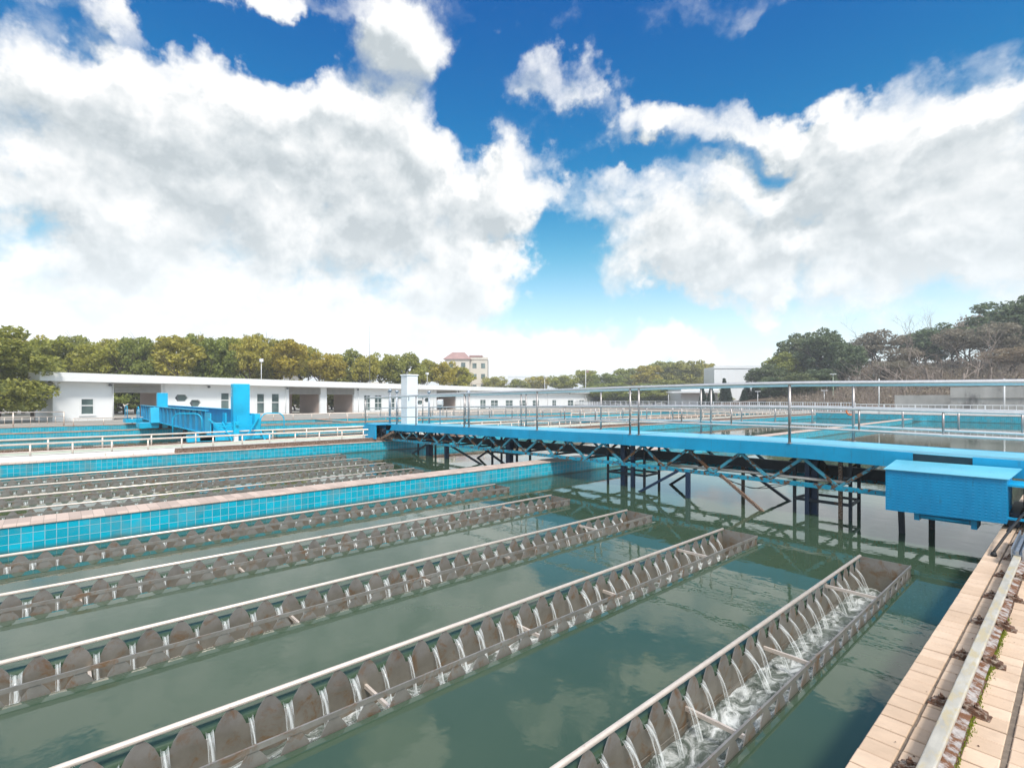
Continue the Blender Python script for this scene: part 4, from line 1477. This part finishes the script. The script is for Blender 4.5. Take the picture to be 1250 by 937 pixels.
# lower growth that fills behind the passages
for i, (px, ty, F) in enumerate([(40, 440, 47), (152, 452, 56), (180, 455, 58), (360, 462, 74), (405, 462, 78), (420, 462, 80), (75, 445, 66), (110, 448, 68), (225, 440, 72), (300, 452, 78)]):
    q = at_dist(px, ty, F)
    plant("round", 1 + i % 2, (q.x, q.y, 0.37), q.z - 0.2, 5.0, "bushy low tree standing behind the white building, %s of the low ones from the left" % ORD[i], "low trees behind the white building")
# big dark tree at the left edge
q = at_dist(-6, 391, 36)
plant("round", 0, (q.x, q.y, 0.37), q.z - 0.3, 6.9, "large dense dark-green tree at the left end of the white building", None, 0.6)
q = at_dist(-30, 385, 50)
plant("round", 0, (q.x, q.y, 0.37), q.z - 0.3, 7.4, "tall dark tree at the very left edge behind the dense round tree", None, 2.2)

# far middle clump
mid = [(604, 458, 150, 10), (632, 463, 150, 9), (656, 458, 165, 12), (688, 456, 150, 12), (716, 450, 165, 13), (742, 454, 150, 12), (766, 447, 165, 13), (790, 444, 150, 13), (812, 438, 160, 15), (836, 437, 155, 14),
       (858, 441, 165, 14), (884, 445, 230, 16), (744, 468, 130, 9), (780, 468, 125, 10), (814, 464, 128, 10), (842, 470, 132, 8), (725, 472, 135, 9), (762, 472, 132, 9), (798, 472, 135, 9), (862, 474, 130, 7)]
mk = ["olive", "green", "olive", "olive", "olive", "green", "green", "olive", "green", "green", "olive", "green", "olive", "green", "olive", "olive"]
for i, (px, ty, F, wd) in enumerate(mid):
    q = at_dist(px, ty, F)
    plant(mk[i] if i < 12 else "round", i % 3 if i < 12 else 1 + i % 2, (q.x, q.y, 0.37), q.z, wd if i < 12 else wd * 1.6, (("%s tree in the far clump beyond the basins, %s from the left" % (adj[mk[i]], ORD[i])) if i < 12 else ("low bushy tree, %s from the left, in front of the far clump" % ORD[{12: 1, 13: 3, 14: 5, 15: 6, 16: 0, 17: 2, 18: 4, 19: 7}[i]])), "far clump of trees beyond the basins")
# firs beside the pale hall
for i, (px, ty, F, wd) in enumerate([(858, 474, 98, 2.6), (868, 472, 95, 2.8), (884, 462, 98, 3.2), (889, 468, 96, 2.6), (912, 466, 95, 3.2), (921, 470, 93, 3.4), (930, 464, 92, 4.0), (948, 470, 88, 4.0), (968, 474, 86, 3.6), (908, 476, 92, 3.0)]):
    q = at_dist(px, ty, F)
    plant("fir", i % 2, (q.x, q.y, 0.37), q.z - 0.3, wd * 1.5, "dark pointed conifer in front of the pale hall, %s in its row" % ORD[i], "conifers in front of the pale hall")
# right-hand hillside
hillrow = [("dark", 936, 442, 92, 8), ("green", 955, 428, 96, 9), ("dark", 978, 402, 100, 11), ("dark", 1002, 398, 92, 10), ("dark", 1030, 414, 88, 9), ("grey", 1052, 408, 98, 8), ("grey", 1075, 398, 96, 9),
           ("grey", 1100, 420, 84, 8), ("grey", 1118, 402, 98, 8), ("dark", 1140, 392, 92, 11), ("grey", 1163, 396, 84, 8), ("grey", 1188, 384, 96, 9), ("grey", 1212, 388, 78, 9), ("dark", 1240, 356, 82, 13),
           ("dark", 1275, 350, 80, 12), ("grey", 1205, 372, 104, 10), ("dark", 945, 458, 82, 7), ("dark", 975, 452, 78, 7), ("dark", 1000, 448, 80, 7), ("grey", 1090, 436, 80, 7), ("grey", 1232, 420, 72, 8), ("dark", 1320, 350, 82, 12)]
cn = {"dark": 0, "green": 0, "grey": 0}
word = {"dark": "dark evergreen", "green": "light green", "grey": "dull brownish leafy"}
for i, (kd, px, ty, F, wd) in enumerate(hillrow):
    q = at_dist(px, ty, F)
    z0 = hill_h(q.x, q.y)
    lab = "%s tree on the right-hand hillside, %s of that sort listed from the left" % (word[kd], ORD[cn[kd]])
    cn[kd] += 1
    plant(kd, i % 2, (q.x, q.y, z0 - 0.1), max(3.0, q.z - z0), wd, lab, "trees on the hillside")
bare = [(1040, 394, 92), (1062, 380, 98), (1098, 388, 90), (1112, 374, 98), (1128, 376, 92), (1150, 376, 96), (1168, 376, 86), (1148, 420, 72), (1180, 382, 90), (1198, 374, 82), (1090, 410, 76), (1222, 396, 72), (1068, 425, 76), (1120, 430, 74), (1175, 425, 70), (1210, 410, 68), (1190, 400, 72), (1135, 405, 72), (1105, 415, 70), (1240, 430, 66)]
for i, (px, ty, F) in enumerate(bare):
    q = at_dist(px, ty, F)
    z0 = hill_h(q.x, q.y)
    plant("bare", i % 3, (q.x, q.y, z0 - 0.1), max(3.0, (q.z - z0)) * 1.25, 9.0, "leafless grey tree among the evergreens on the hillside, %s from the left" % ORD[i], "bare trees on the hillside")

# brushwood covering the slope
bm_ = MB()
rb = random.Random(21)
for i in range(5200):
    F = rb.uniform(62, 100); px = rb.uniform(965, 1320)
    R = (px - 625) / FPX * F
    x, y = FX * F + RX * R, FY * F + RY * R
    if y < 69: continue
    z = hill_h(x, y)
    h = rb.uniform(0.8, 2.6)
    dx, dy = rb.gauss(0, 0.5), rb.gauss(0, 0.5)
    wv = 0.018
    p0 = Vector((x, y, z - 0.05)); p1 = Vector((x + dx * 0.4, y + dy * 0.4, z + h * 0.6)); p2 = Vector((x + dx, y + dy, z + h))
    ang = rb.uniform(0, PI)
    sx, sy = math.cos(ang) * wv, math.sin(ang) * wv
    n = len(bm_.v)
    for p, k in ((p0, 1.2), (p1, 0.9), (p2, 0.3)):
        bm_.v += [(p.x - sx * k, p.y - sy * k, p.z), (p.x + sx * k, p.y + sy * k, p.z), (p.x - sy * k, p.y + sx * k, p.z)]
    for lev in (0, 3):
        for a, b in ((0, 1), (1, 2), (2, 0)):
            bm_.f.append((n + lev + a, n + lev + b, n + lev + 3 + b, n + lev + 3 + a)); bm_.smooth.append(False)
tag(obj("brushwood", bm_, M["bark_pale"], None, False, False), "tangle of bare brown brushwood covering the slope behind the concrete walls", "brushwood", kind="stuff")
sv = []; sr = []
for i in range(900):
    F = rb.uniform(64, 112); px = rb.uniform(940, 1320)
    R = (px - 625) / FPX * F
    x, y = FX * F + RX * R, FY * F + RY * R
    if y < 69: continue
    sv.append((x, y, hill_h(x, y) + rb.uniform(0.2, 1.0) + (rb.uniform(0, 2.2) if F > 88 else 0))); sr.append(rb.uniform(0.5, 1.1))
V, F_ = leaf_arrays(sv, sr, 70, 0.15, np.random.default_rng(4))
o = crown_obj(V, F_, M["leaf_grey"], None, "undergrowth")
tag(o, "low leafy undergrowth scattered over the hillside", "undergrowth", kind="stuff")

# ------------------------------------------------------------------ far end: walls, fences, posts, buildings
rw = thing("retaining_wall", "stained grey concrete retaining wall at the foot of the hillside", "wall", (-2, 66, 0.37))
def wall_between(pxa, pxb, v, z0, z1, name, th=0.4):
    def uu(px):
        t = (px - 625) / FPX
        F = v / (FY + RY * t)
        return F * (FX + RX * t)
    return obj(name, MB().box(uu(pxa), uu(pxb), v, v + th, z0, z1), M["concrete"], rw)
wall_between(1092, 1162, 67.0, 0.3, 2.45, "low_section")
wall_between(1160.5, 1420, 66.0, 0.3, 2.15, "base_section")
wall_between(1160, 1420, 65.9, 2.155, 3.2, "upper_band", 0.55)

def picket(u0, v0, u1, v1, z0, h, label, mat, name="fence", step=0.5, solid_h=0.0):
    r = thing(name, label, "fence", (u0, v0, z0))
    a = Vector((u0, v0, z0)); b = Vector((u1, v1, z0))
    d = b - a; n = int(d.length / step)
    up = lambda z: Vector((0, 0, z))
    obj("rail", MB().bar(a + up(h), b + up(h), 0.07, 0.07).bar(a + up(0.15 + solid_h), b + up(0.15 + solid_h), 0.05, 0.05), M[mat], r)
    m = MB()
    for i in range(n + 1):
        q = a + d * (i / n)
        if i % 5 == 0: m.bar(q, q + up(h + 0.04), 0.10, 0.10)
        else: m.bar(q + up(0.18), q + up(h - 0.036), 0.035, 0.035)
    tag(obj("picket", m, M[mat], r), kind="stuff")
    if solid_h:
        obj("plinth", MB().bar(a + up(solid_h / 2), b + up(solid_h / 2), 0.2, solid_h), M["curb"], r)
    return r

picket(-62, 78, -17, 66, 0.37, 1.25, "white picket railing at the far end in front of the conifers", "white_paint", "fence", 0.3, 0.25)
picket(-16, 62.2, 3, 62.2, 0.40, 1.1, "pale railing with a white plinth on top of the far blue wall", "white_paint", "fence", 0.5, 0.45)
picket(-85, 95, -62, 78, 0.37, 1.1, "pale railing between the long white building and the far fence", "white_paint", "fence", 0.4, 0.3)
for i, (u, lab) in enumerate(((-27, "low pipe railing along the back basin beyond the second bridge, nearer one"), (-37.5, "low pipe railing along the back basin beyond the second bridge, farther one"))):
    low_railing(u, 16.6 if i else 30.3, 56, 0.30, 0.95, 1.6, lab)
    tag(obj("catwalk", MB().box(u - 0.45, u + 0.45, 16.4 if i else 30.3, 56, 0.18, 0.30), M["coping_far"]), "narrow brown catwalk under the %s low railing of the back basin" % ("farther" if i else "nearer"), "catwalk")

# life ring
lp = at_dist(1038, 501.5, 47)
ring = MB()
pts = []
for k in range(17):
    a = k / 16 * 2 * PI
    pts.append((lp.x + 0.36 * math.cos(a) * RX, lp.y + 0.36 * math.cos(a) * RY, lp.z + 0.36 * math.sin(a)))
tag(obj("life_ring", ring.tube(pts, 0.07, 8), M["orange"]), "orange life ring hanging on the railing at the far end", "life ring")

# lamp posts
def lamp_post(px, base_y, top_y, F, lab, mat="lamp_white", head=True, r=0.05):
    a = at_dist(px, base_y, F); b = at_dist(px, top_y, F)
    o = thing("lamp_post", lab, "lamp", (a.x, a.y, 0.3))
    obj("pole", MB().tube([(a.x, a.y, 0.3), (a.x, a.y, b.z)], r, 8), M[mat], o)
    if head:
        obj("lamp_head", MB().box(a.x - 0.35, a.x + 0.35, a.y - 0.2, a.y + 0.2, b.z, b.z + 0.12).box(a.x - 0.08, a.x + 0.08, a.y - 0.08, a.y + 0.08, b.z - 0.12, b.z), M["lamp_white"], o)
    return o

lamp_post(769, 492, 480, 96, "short lamp post before the far trees, left one of the short four")
lamp_post(816, 492, 479, 92, "short lamp post in front of the far clump of trees, second of the short four")
lamp_post(925, 494, 478, 80, "short lamp post among the dark conifers")
lamp_post(1006, 495, 477, 72, "short lamp post at the foot of the hillside, right of the conifers")
lamp_post(1073, 510, 462, 50, "slim white pole standing left of the low concrete wall", head=False, r=0.045)
lamp_post(1226, 510, 462, 46, "slim pale pole in front of the concrete wall at right", head=False, r=0.06)
lamp_post(1017, 490, 457, 75, "slim green pole with a crossarm before the hillside", "green_pipe", True, 0.05)
lamp_post(665, 478, 460, 118, "tall lamp post with a white head behind the white building")
fp = at_dist(715, 452, 125)
o = thing("flagpole", "white pole topped by a small red flag behind the white building", "flagpole", (fp.x, fp.y, 0.37))
obj("pole", MB().tube([(fp.x, fp.y, 0.37), (fp.x, fp.y, fp.z)], 0.07, 8), M["lamp_white"], o)
obj("flag", MB().box(fp.x - 0.1, fp.x + 0.7, fp.y + 0.3, fp.y + 0.33, fp.z - 0.55, fp.z), M["red_roof"], o)


# far buildings in a frame facing the camera
def far_building(name, label, px0, px1, F, ztop, depth, wall, roof=None, floors=0, flat=False, roofh=3.0):
    a = at_dist(px0, 486, F); b = at_dist(px1, 486, F)
    d = Vector((b.x - a.x, b.y - a.y, 0)); wdt = d.length
    ang = math.atan2(d.y, d.x)
    r = thing(name, label, "building", (a.x, a.y, 0.3), ang)
    obj("wall", MB().box(0, wdt, 0, depth, 0, ztop), M[wall], r, True)
    if roof:
        obj("roof", MB().add([(-0.5, -0.5, ztop + 0.01), (wdt + 0.5, -0.5, ztop + 0.01), (wdt + 0.5, depth + 0.5, ztop + 0.01), (-0.5, depth + 0.5, ztop + 0.01), (wdt * 0.25, depth / 2, ztop + roofh), (wdt * 0.75, depth / 2, ztop + roofh)],
                             [(3, 2, 1, 0), (0, 1, 5, 4), (2, 3, 4, 5), (1, 2, 5), (3, 0, 4)]), M[roof], r, True)
    else:
        obj("parapet", MB().box(-0.2, wdt + 0.2, -0.2, 0.0, ztop - 0.4, ztop + 0.3), M[wall], r, True)
    for f in range(floors):
        z = 1.2 + f * 3.2
        n = max(2, int(wdt / 3.2))
        for k in range(n):
            x = (k + 0.5) * wdt / n
            obj("window", MB().box(x - 0.6, x + 0.6, -0.06, -0.004, z, z + 1.5), M["glass"], r, True)
    return r, wdt


far_building("apartment_block", "cream apartment block with a pointed red roof above the trees", 543, 573, 150, 13.3, 8, "cream", "red_roof", 4, roofh=2.4)
r, wd = far_building("apartment_block", "cream apartment block wing with balconies, right of the pointed red roof", 574, 595, 153, 13.8, 8, "cream", None, 4)
obj("roof", MB().box(-0.3, wd * 0.7, -0.3, 8, 14.11, 14.7), M["red_roof"], r, True)
far_building("house", "pale house with red roof glimpsed through the tree row, larger one", 222, 288, 105, 7.6, 10, "cream", "red_roof", 2, roofh=2.6)
far_building("house", "pale house with red roof glimpsed through the tree row, right of the larger one", 292, 345, 112, 7.2, 10, "cream", "red_roof", 2, roofh=2.6)
far_building("house", "pale low house behind the left end of the tree row", 130, 190, 112, 5.6, 10, "cream", None, 1)
far_building("house", "pale low house behind the trees near the mast", 405, 470, 125, 5.5, 10, "cream", None, 1)
far_building("house", "small pale house beyond the left end of the white building", 40, 68, 62, 3.6, 6, "white_wall", None, 1)
far_building("shed", "grey metal-roofed shed showing above the white roof right of the red-roofed block", 598, 622, 200, 8.0, 10, "pale_metal", None, 0)
far_building("shed", "large pale grey shed far behind the trees at the middle", 620, 668, 260, 13.0, 20, "pale_metal", None, 0)
hall, hw = far_building("pale_hall", "big white windowless hall with panel cladding beyond the far fence", 872, 960, 128, 9.7, 7, "pale_metal", None, 0)
for k in range(9):
    x = hw * (k + 1) / 10
    obj("panel_joint", MB().box(x - 0.04, x + 0.04, -0.02, -0.003, 0, 9.2), M["lamp_white"], hall, True)
hall2, hw2 = far_building("pale_annexe", "low white annexe with a flat canopy left of the big hall", 832, 876, 112, 3.9, 10, "pale_metal", None, 0)
obj("canopy", MB().box(-3, hw2 + 1, -2.5, 0.5, 3.0, 3.25), M["pale_metal"], hall2, True)

# ------------------------------------------------------------------ sky (world)
SUN_DIR = Vector((0.78, -0.30, 1.0)).normalized()       # towards the sun
sun_el = math.asin(SUN_DIR.z)
sun_az = math.atan2(SUN_DIR.x, SUN_DIR.y)
world = bpy.data.worlds.new("World")
scene.world = world
world.use_nodes = True
nt = world.node_tree
nt.nodes.clear()


def px_dir(px, py):
    t = (px - 625) / FPX
    az = math.atan(t)
    el = math.atan((486 - py) / FPX * math.cos(az))
    return az, el


# (bearing px, elevation px, half width px, half height px, weight)
BLOBS = [(150, 200, 230, 120, 1.1), (50, 85, 110, 45, 0.8), (215, 95, 70, 30, 0.5), (330, 138, 150, 52, 1.1), (478, 62, 50, 48, 0.7), (522, 88, 52, 42, 0.75), (500, 75, 60, 60, 0.3), (440, 190, 120, 70, 0.9), (540, 280, 85, 80, 1.1),
         (330, 300, 260, 90, 0.9), (590, 340, 50, 50, 0.7), (685, 88, 50, 36, 1.35), (642, 205, 50, 40, 1.15), (765, 155, 62, 28, 1.15), (840, 280, 130, 62, 1.15),
         (700, 235, 90, 34, 0.75), (875, 152, 85, 34, 1.0), (1150, 210, 170, 88, 1.25), (1200, 148, 90, 34, 0.7), (1000, 155, 90, 34, 1.1), (990, 215, 90, 36, 0.5), (1060, 320, 240, 48, 1.0), (880, 335, 90, 30, 0.5), (690, 432, 110, 34, 1.0), (815, 425, 80, 26, 0.7), (362, 8, 52, 24, 1.2),
         (90, 8, 80, 22, 0.8), (90, 400, 260, 70, 0.8), (400, 420, 240, 60, 1.0), (1290, 270, 160, 120, 0.9),
         # clear gaps
         (580, 155, 38, 60, -0.6), (690, 320, 45, 55, -0.75), (300, 45, 160, 28, -0.5), (740, 200, 75, 14, -0.55), (930, 188, 60, 14, -0.4), (985, 273, 24, 16, -0.45), (980, 45, 380, 55, -0.8), (0, 270, 70, 22, -0.45), (860, 395, 90, 18, -0.35)]

grp = bpy.data.node_groups.new("cloud_density", "ShaderNodeTree")
grp.interface.new_socket("Direction", in_out="INPUT", socket_type="NodeSocketVector")
grp.interface.new_socket("Density", in_out="OUTPUT", socket_type="NodeSocketFloat")
gi = N(grp, "NodeGroupInput"); go = N(grp, "NodeGroupOutput")
GL = grp.links.new


def gm(op, a, b=None, c=None):
    n = N(grp, "ShaderNodeMath", operation=op)
    for i, x in enumerate((a, b, c)):
        if x is None: continue
        if isinstance(x, bpy.types.NodeSocket): GL(x, n.inputs[i])
        else: n.inputs[i].default_value = x
    return n.outputs[0]


vd = gi.outputs["Direction"]
wn = N(grp, "ShaderNodeTexNoise"); wn.inputs["Scale"].default_value = 5.5; wn.inputs["Detail"].default_value = 6; wn.inputs["Roughness"].default_value = 0.6
GL(vd, wn.inputs["Vector"])
s_ = N(grp, "ShaderNodeVectorMath", operation="SUBTRACT"); GL(wn.outputs["Color"], s_.inputs[0]); s_.inputs[1].default_value = (0.5, 0.5, 0.5)
s2 = N(grp, "ShaderNodeVectorMath", operation="MULTIPLY_ADD"); GL(s_.outputs[0], s2.inputs[0]); s2.inputs[1].default_value = (0.30, 0.30, 0.24); GL(vd, s2.inputs[2])
wv = s2.outputs[0]
sx = N(grp, "ShaderNodeSeparateXYZ"); GL(wv, sx.inputs[0])
fwd = gm("ADD", gm("MULTIPLY", sx.outputs[0], FX), gm("MULTIPLY", sx.outputs[1], FY))
rgt = gm("ADD", gm("MULTIPLY", sx.outputs[0], RX), gm("MULTIPLY", sx.outputs[1], RY))
az = gm("ARCTAN2", rgt, fwd)
hor = gm("SQRT", gm("ADD", gm("MULTIPLY", fwd, fwd), gm("MULTIPLY", rgt, rgt)))
el = gm("ARCTAN2", sx.outputs[2], hor)
P2 = N(grp, "ShaderNodeCombineXYZ"); GL(az, P2.inputs[0]); GL(el, P2.inputs[1])
acc = None
for (bx, by, wx, wy, wt) in BLOBS:
    a0, e0 = px_dir(bx, by)
    a1, _ = px_dir(bx + wx, by); a2, _ = px_dir(bx - wx, by)
    _, e1 = px_dir(bx, by - wy); _, e2 = px_dir(bx, by + wy)
    sa = max(0.02, (a1 - a2) / 2); se = max(0.015, (e1 - e2) / 2)
    d = N(grp, "ShaderNodeVectorMath", operation="SUBTRACT"); GL(P2.outputs[0], d.inputs[0]); d.inputs[1].default_value = (a0, e0, 0)
    m = N(grp, "ShaderNodeVectorMath", operation="MULTIPLY"); GL(d.outputs[0], m.inputs[0]); m.inputs[1].default_value = (1 / sa, 1 / se, 0)
    q = N(grp, "ShaderNodeVectorMath", operation="DOT_PRODUCT"); GL(m.outputs[0], q.inputs[0]); GL(m.outputs[0], q.inputs[1])
    # flat-topped bump: exp(-r^4)
    rr4 = gm("MULTIPLY", q.outputs["Value"], q.outputs["Value"])
    bl = gm("EXPONENT", gm("MULTIPLY", gm("ADD", gm("MULTIPLY", q.outputs["Value"], 0.45), gm("MULTIPLY", rr4, 0.35)), -1.0))
    acc = gm("MULTIPLY_ADD", bl, wt, acc if acc is not None else 0.0)
# rest of the sky: broken cloud away from the photographed sector
side = N(grp, "ShaderNodeMapRange"); GL(gm("ABSOLUTE", az), side.inputs[0]); side.inputs[1].default_value = 0.85; side.inputs[2].default_value = 1.15; side.inputs[3].default_value = 0; side.inputs[4].default_value = 0.62
acc = gm("ADD", acc, side.outputs[0])
zen = N(grp, "ShaderNodeMapRange"); GL(el, zen.inputs[0]); zen.inputs[1].default_value = 0.72; zen.inputs[2].default_value = 1.0; zen.inputs[3].default_value = 0; zen.inputs[4].default_value = 0.5
acc = gm("ADD", acc, zen.outputs[0])
# bank of cloud low on the horizon
acc = gm("MULTIPLY_ADD", gm("EXPONENT", gm("MULTIPLY", gm("MULTIPLY", el, el), -1 / 0.0095)), 0.55, acc)
fb = N(grp, "ShaderNodeTexNoise"); fb.inputs["Scale"].default_value = 6.0; fb.inputs["Detail"].default_value = 10; fb.inputs["Roughness"].default_value = 0.55; fb.inputs["Distortion"].default_value = 0.15
mp = N(grp, "ShaderNodeMapping"); mp.inputs["Scale"].default_value = (1, 1, 1.45); GL(vd, mp.inputs["Vector"]); GL(mp.outputs[0], fb.inputs["Vector"])
den = gm("ADD", gm("MINIMUM", acc, 1.35), gm("MULTIPLY", gm("SUBTRACT", fb.outputs["Fac"], 0.5), 2.0))
vo_ = N(grp, "ShaderNodeTexVoronoi", feature="F1"); vo_.inputs["Scale"].default_value = 9.0; vo_.inputs["Detail"].default_value = 2.0; vo_.inputs["Roughness"].default_value = 0.5
mp2 = N(grp, "ShaderNodeMapping"); mp2.inputs["Scale"].default_value = (1, 1, 1.25); GL(wv, mp2.inputs["Vector"]); GL(mp2.outputs[0], vo_.inputs["Vector"])
den = gm("ADD", den, gm("MULTIPLY", gm("SUBTRACT", 0.42, vo_.outputs["Distance"]), 0.62))
GL(gm("SUBTRACT", den, 0.10), go.inputs["Density"])


def wm(op, a, b=None, c=None):
    n = N(nt, "ShaderNodeMath", operation=op)
    for i, x in enumerate((a, b, c)):
        if x is None: continue
        if isinstance(x, bpy.types.NodeSocket): nt.links.new(x, n.inputs[i])
        else: n.inputs[i].default_value = x
    return n.outputs[0]


tc = N(nt, "ShaderNodeTexCoord")
dirv = tc.outputs["Generated"]
g1 = N(nt, "ShaderNodeGroup"); g1.node_tree = grp; nt.links.new(dirv, g1.inputs[0])
ofs = N(nt, "ShaderNodeVectorMath", operation="ADD"); nt.links.new(dirv, ofs.inputs[0])
ofs.inputs[1].default_value = (RX * 0.02, RY * 0.02, 0.04)
nrm = N(nt, "ShaderNodeVectorMath", operation="NORMALIZE"); nt.links.new(ofs.outputs[0], nrm.inputs[0])
g2 = N(nt, "ShaderNodeGroup"); g2.node_tree = grp; nt.links.new(nrm.outputs[0], g2.inputs[0])
mask = N(nt, "ShaderNodeMapRange", interpolation_type="SMOOTHSTEP"); nt.links.new(g1.outputs[0], mask.inputs[0])
mask.inputs[1].default_value = -0.32; mask.inputs[2].default_value = 0.70
shade = N(nt, "ShaderNodeMapRange"); nt.links.new(g2.outputs[0], shade.inputs[0])
shade.inputs[1].default_value = -0.3; shade.inputs[2].default_value = 1.5; shade.inputs[3].default_value = 0.86; shade.inputs[4].default_value = 0.28
# crisp billows: thickness change towards the light
edge = wm("MULTIPLY", wm("SUBTRACT", g1.outputs[0], g2.outputs[0]), 0.95)
lit = N(nt, "ShaderNodeClamp"); 
fb3 = N(nt, "ShaderNodeTexNoise"); fb3.inputs["Scale"].default_value = 4.5; fb3.inputs["Detail"].default_value = 7; fb3.inputs["Roughness"].default_value = 0.55; fb3.inputs["Distortion"].default_value = 0.5
mp3 = N(nt, "ShaderNodeMapping"); mp3.inputs["Scale"].default_value = (1, 1, 1.7); mp3.inputs["Location"].default_value = (3.1, 1.7, 0.4); nt.links.new(dirv, mp3.inputs["Vector"]); nt.links.new(mp3.outputs[0], fb3.inputs["Vector"])
bil = wm("MULTIPLY", wm("SUBTRACT", fb3.outputs["Fac"], 0.50), 1.3)
nt.links.new(wm("ADD", wm("ADD", shade.outputs[0], edge), bil), lit.inputs[0])
ccol = ramp(nt, lit.outputs[0], [(0.0, (0.47, 0.52, 0.55)), (0.3, (0.575, 0.62, 0.645)), (0.62, (0.70, 0.73, 0.745)), (1.0, (0.86, 0.865, 0.865))])
sky = N(nt, "ShaderNodeTexSky", sky_type="NISHITA")
sky.sun_disc = False
sky.sun_elevation = sun_el
sky.sun_rotation = sun_az
sky.altitude = 0
sky.air_density = 1.0; sky.dust_density = 0.4; sky.ozone_density = 3.0
STR = 0.10
# deep polarised blue of the clear sky, paler towards the horizon
spz = N(nt, "ShaderNodeSeparateXYZ"); nt.links.new(dirv, spz.inputs[0])
tnt = ramp(nt, spz.outputs[2], [(0.0, (0.45, 0.95, 1.0)), (0.26, (0.05, 0.90, 0.94)), (0.62, (0.0, 0.56, 1.06))])
blue = mixc(nt, 1.0, sky.outputs["Color"], tnt, "MULTIPLY")
zc_ = wm("MAXIMUM", spz.outputs[2], 0.0)
hz = wm("EXPONENT", wm("MULTIPLY", wm("MULTIPLY", zc_, zc_), -1 / 0.034))
# added unseen boost: clouds brightened round the sun behind the camera, for more light
dt = N(nt, "ShaderNodeVectorMath", operation="DOT_PRODUCT"); nt.links.new(dirv, dt.inputs[0]); dt.inputs[1].default_value = SUN_DIR
glow = wm("POWER", wm("MAXIMUM", dt.outputs["Value"], 0.0), 3.0)
cl = N(nt, "ShaderNodeVectorMath", operation="SCALE"); nt.links.new(ccol, cl.inputs[0]); nt.links.new(wm("MULTIPLY_ADD", glow, 1.1 / STR, 0.78 / STR), cl.inputs["Scale"])
allc = mixc(nt, mask.outputs[0], blue, cl.outputs[0])
allc = mixc(nt, wm("MULTIPLY", hz, 0.88), allc, (0.86 / STR, 0.90 / STR, 0.92 / STR))
bg = N(nt, "ShaderNodeBackground"); nt.links.new(allc, bg.inputs["Color"]); bg.inputs["Strength"].default_value = STR
ow = N(nt, "ShaderNodeOutputWorld"); nt.links.new(bg.outputs[0], ow.inputs["Surface"])
world.cycles.sampling_method = "MANUAL"
world.cycles.sample_map_resolution = 512

sd = bpy.data.lights.new("sun", "SUN")
sd.energy = 2.4
sd.angle = math.radians(10)
sd.color = (1.0, 0.95, 0.88)
so = bpy.data.objects.new("sun", sd)
COL.objects.link(so)
so.rotation_euler = (-SUN_DIR).to_track_quat("-Z", "Y").to_euler()

HAZE = 0.0012
if HAZE:
    hb = obj("haze", MB().box(-905, 905, -905, 905, -1.6, 22), bpy.data.materials.new("haze_air"))
    hm_ = hb.data.materials[0]; hm_.use_nodes = True
    n2 = hm_.node_tree; n2.nodes.clear()
    vo = N(n2, "ShaderNodeVolumePrincipled"); vo.inputs["Density"].default_value = HAZE; vo.inputs["Color"].default_value = (0.92, 0.95, 0.97, 1)
    oo = N(n2, "ShaderNodeOutputMaterial"); n2.links.new(vo.outputs[0], oo.inputs["Volume"])
    tag(hb, kind="stuff", label="thin pale haze over the whole plant", cat="haze")

# ------------------------------------------------------------------ view
vs_ = scene.view_settings
vs_.view_transform = "Standard"; vs_.look = "None"; vs_.exposure = 0.65; vs_.gamma = 1.0; vs_.use_curve_mapping = False
scene.render.engine = "CYCLES"
scene.cycles.max_bounces = 8
scene.cycles.transparent_max_bounces = 16
scene.render.resolution_x = 1024; scene.render.resolution_y = 767
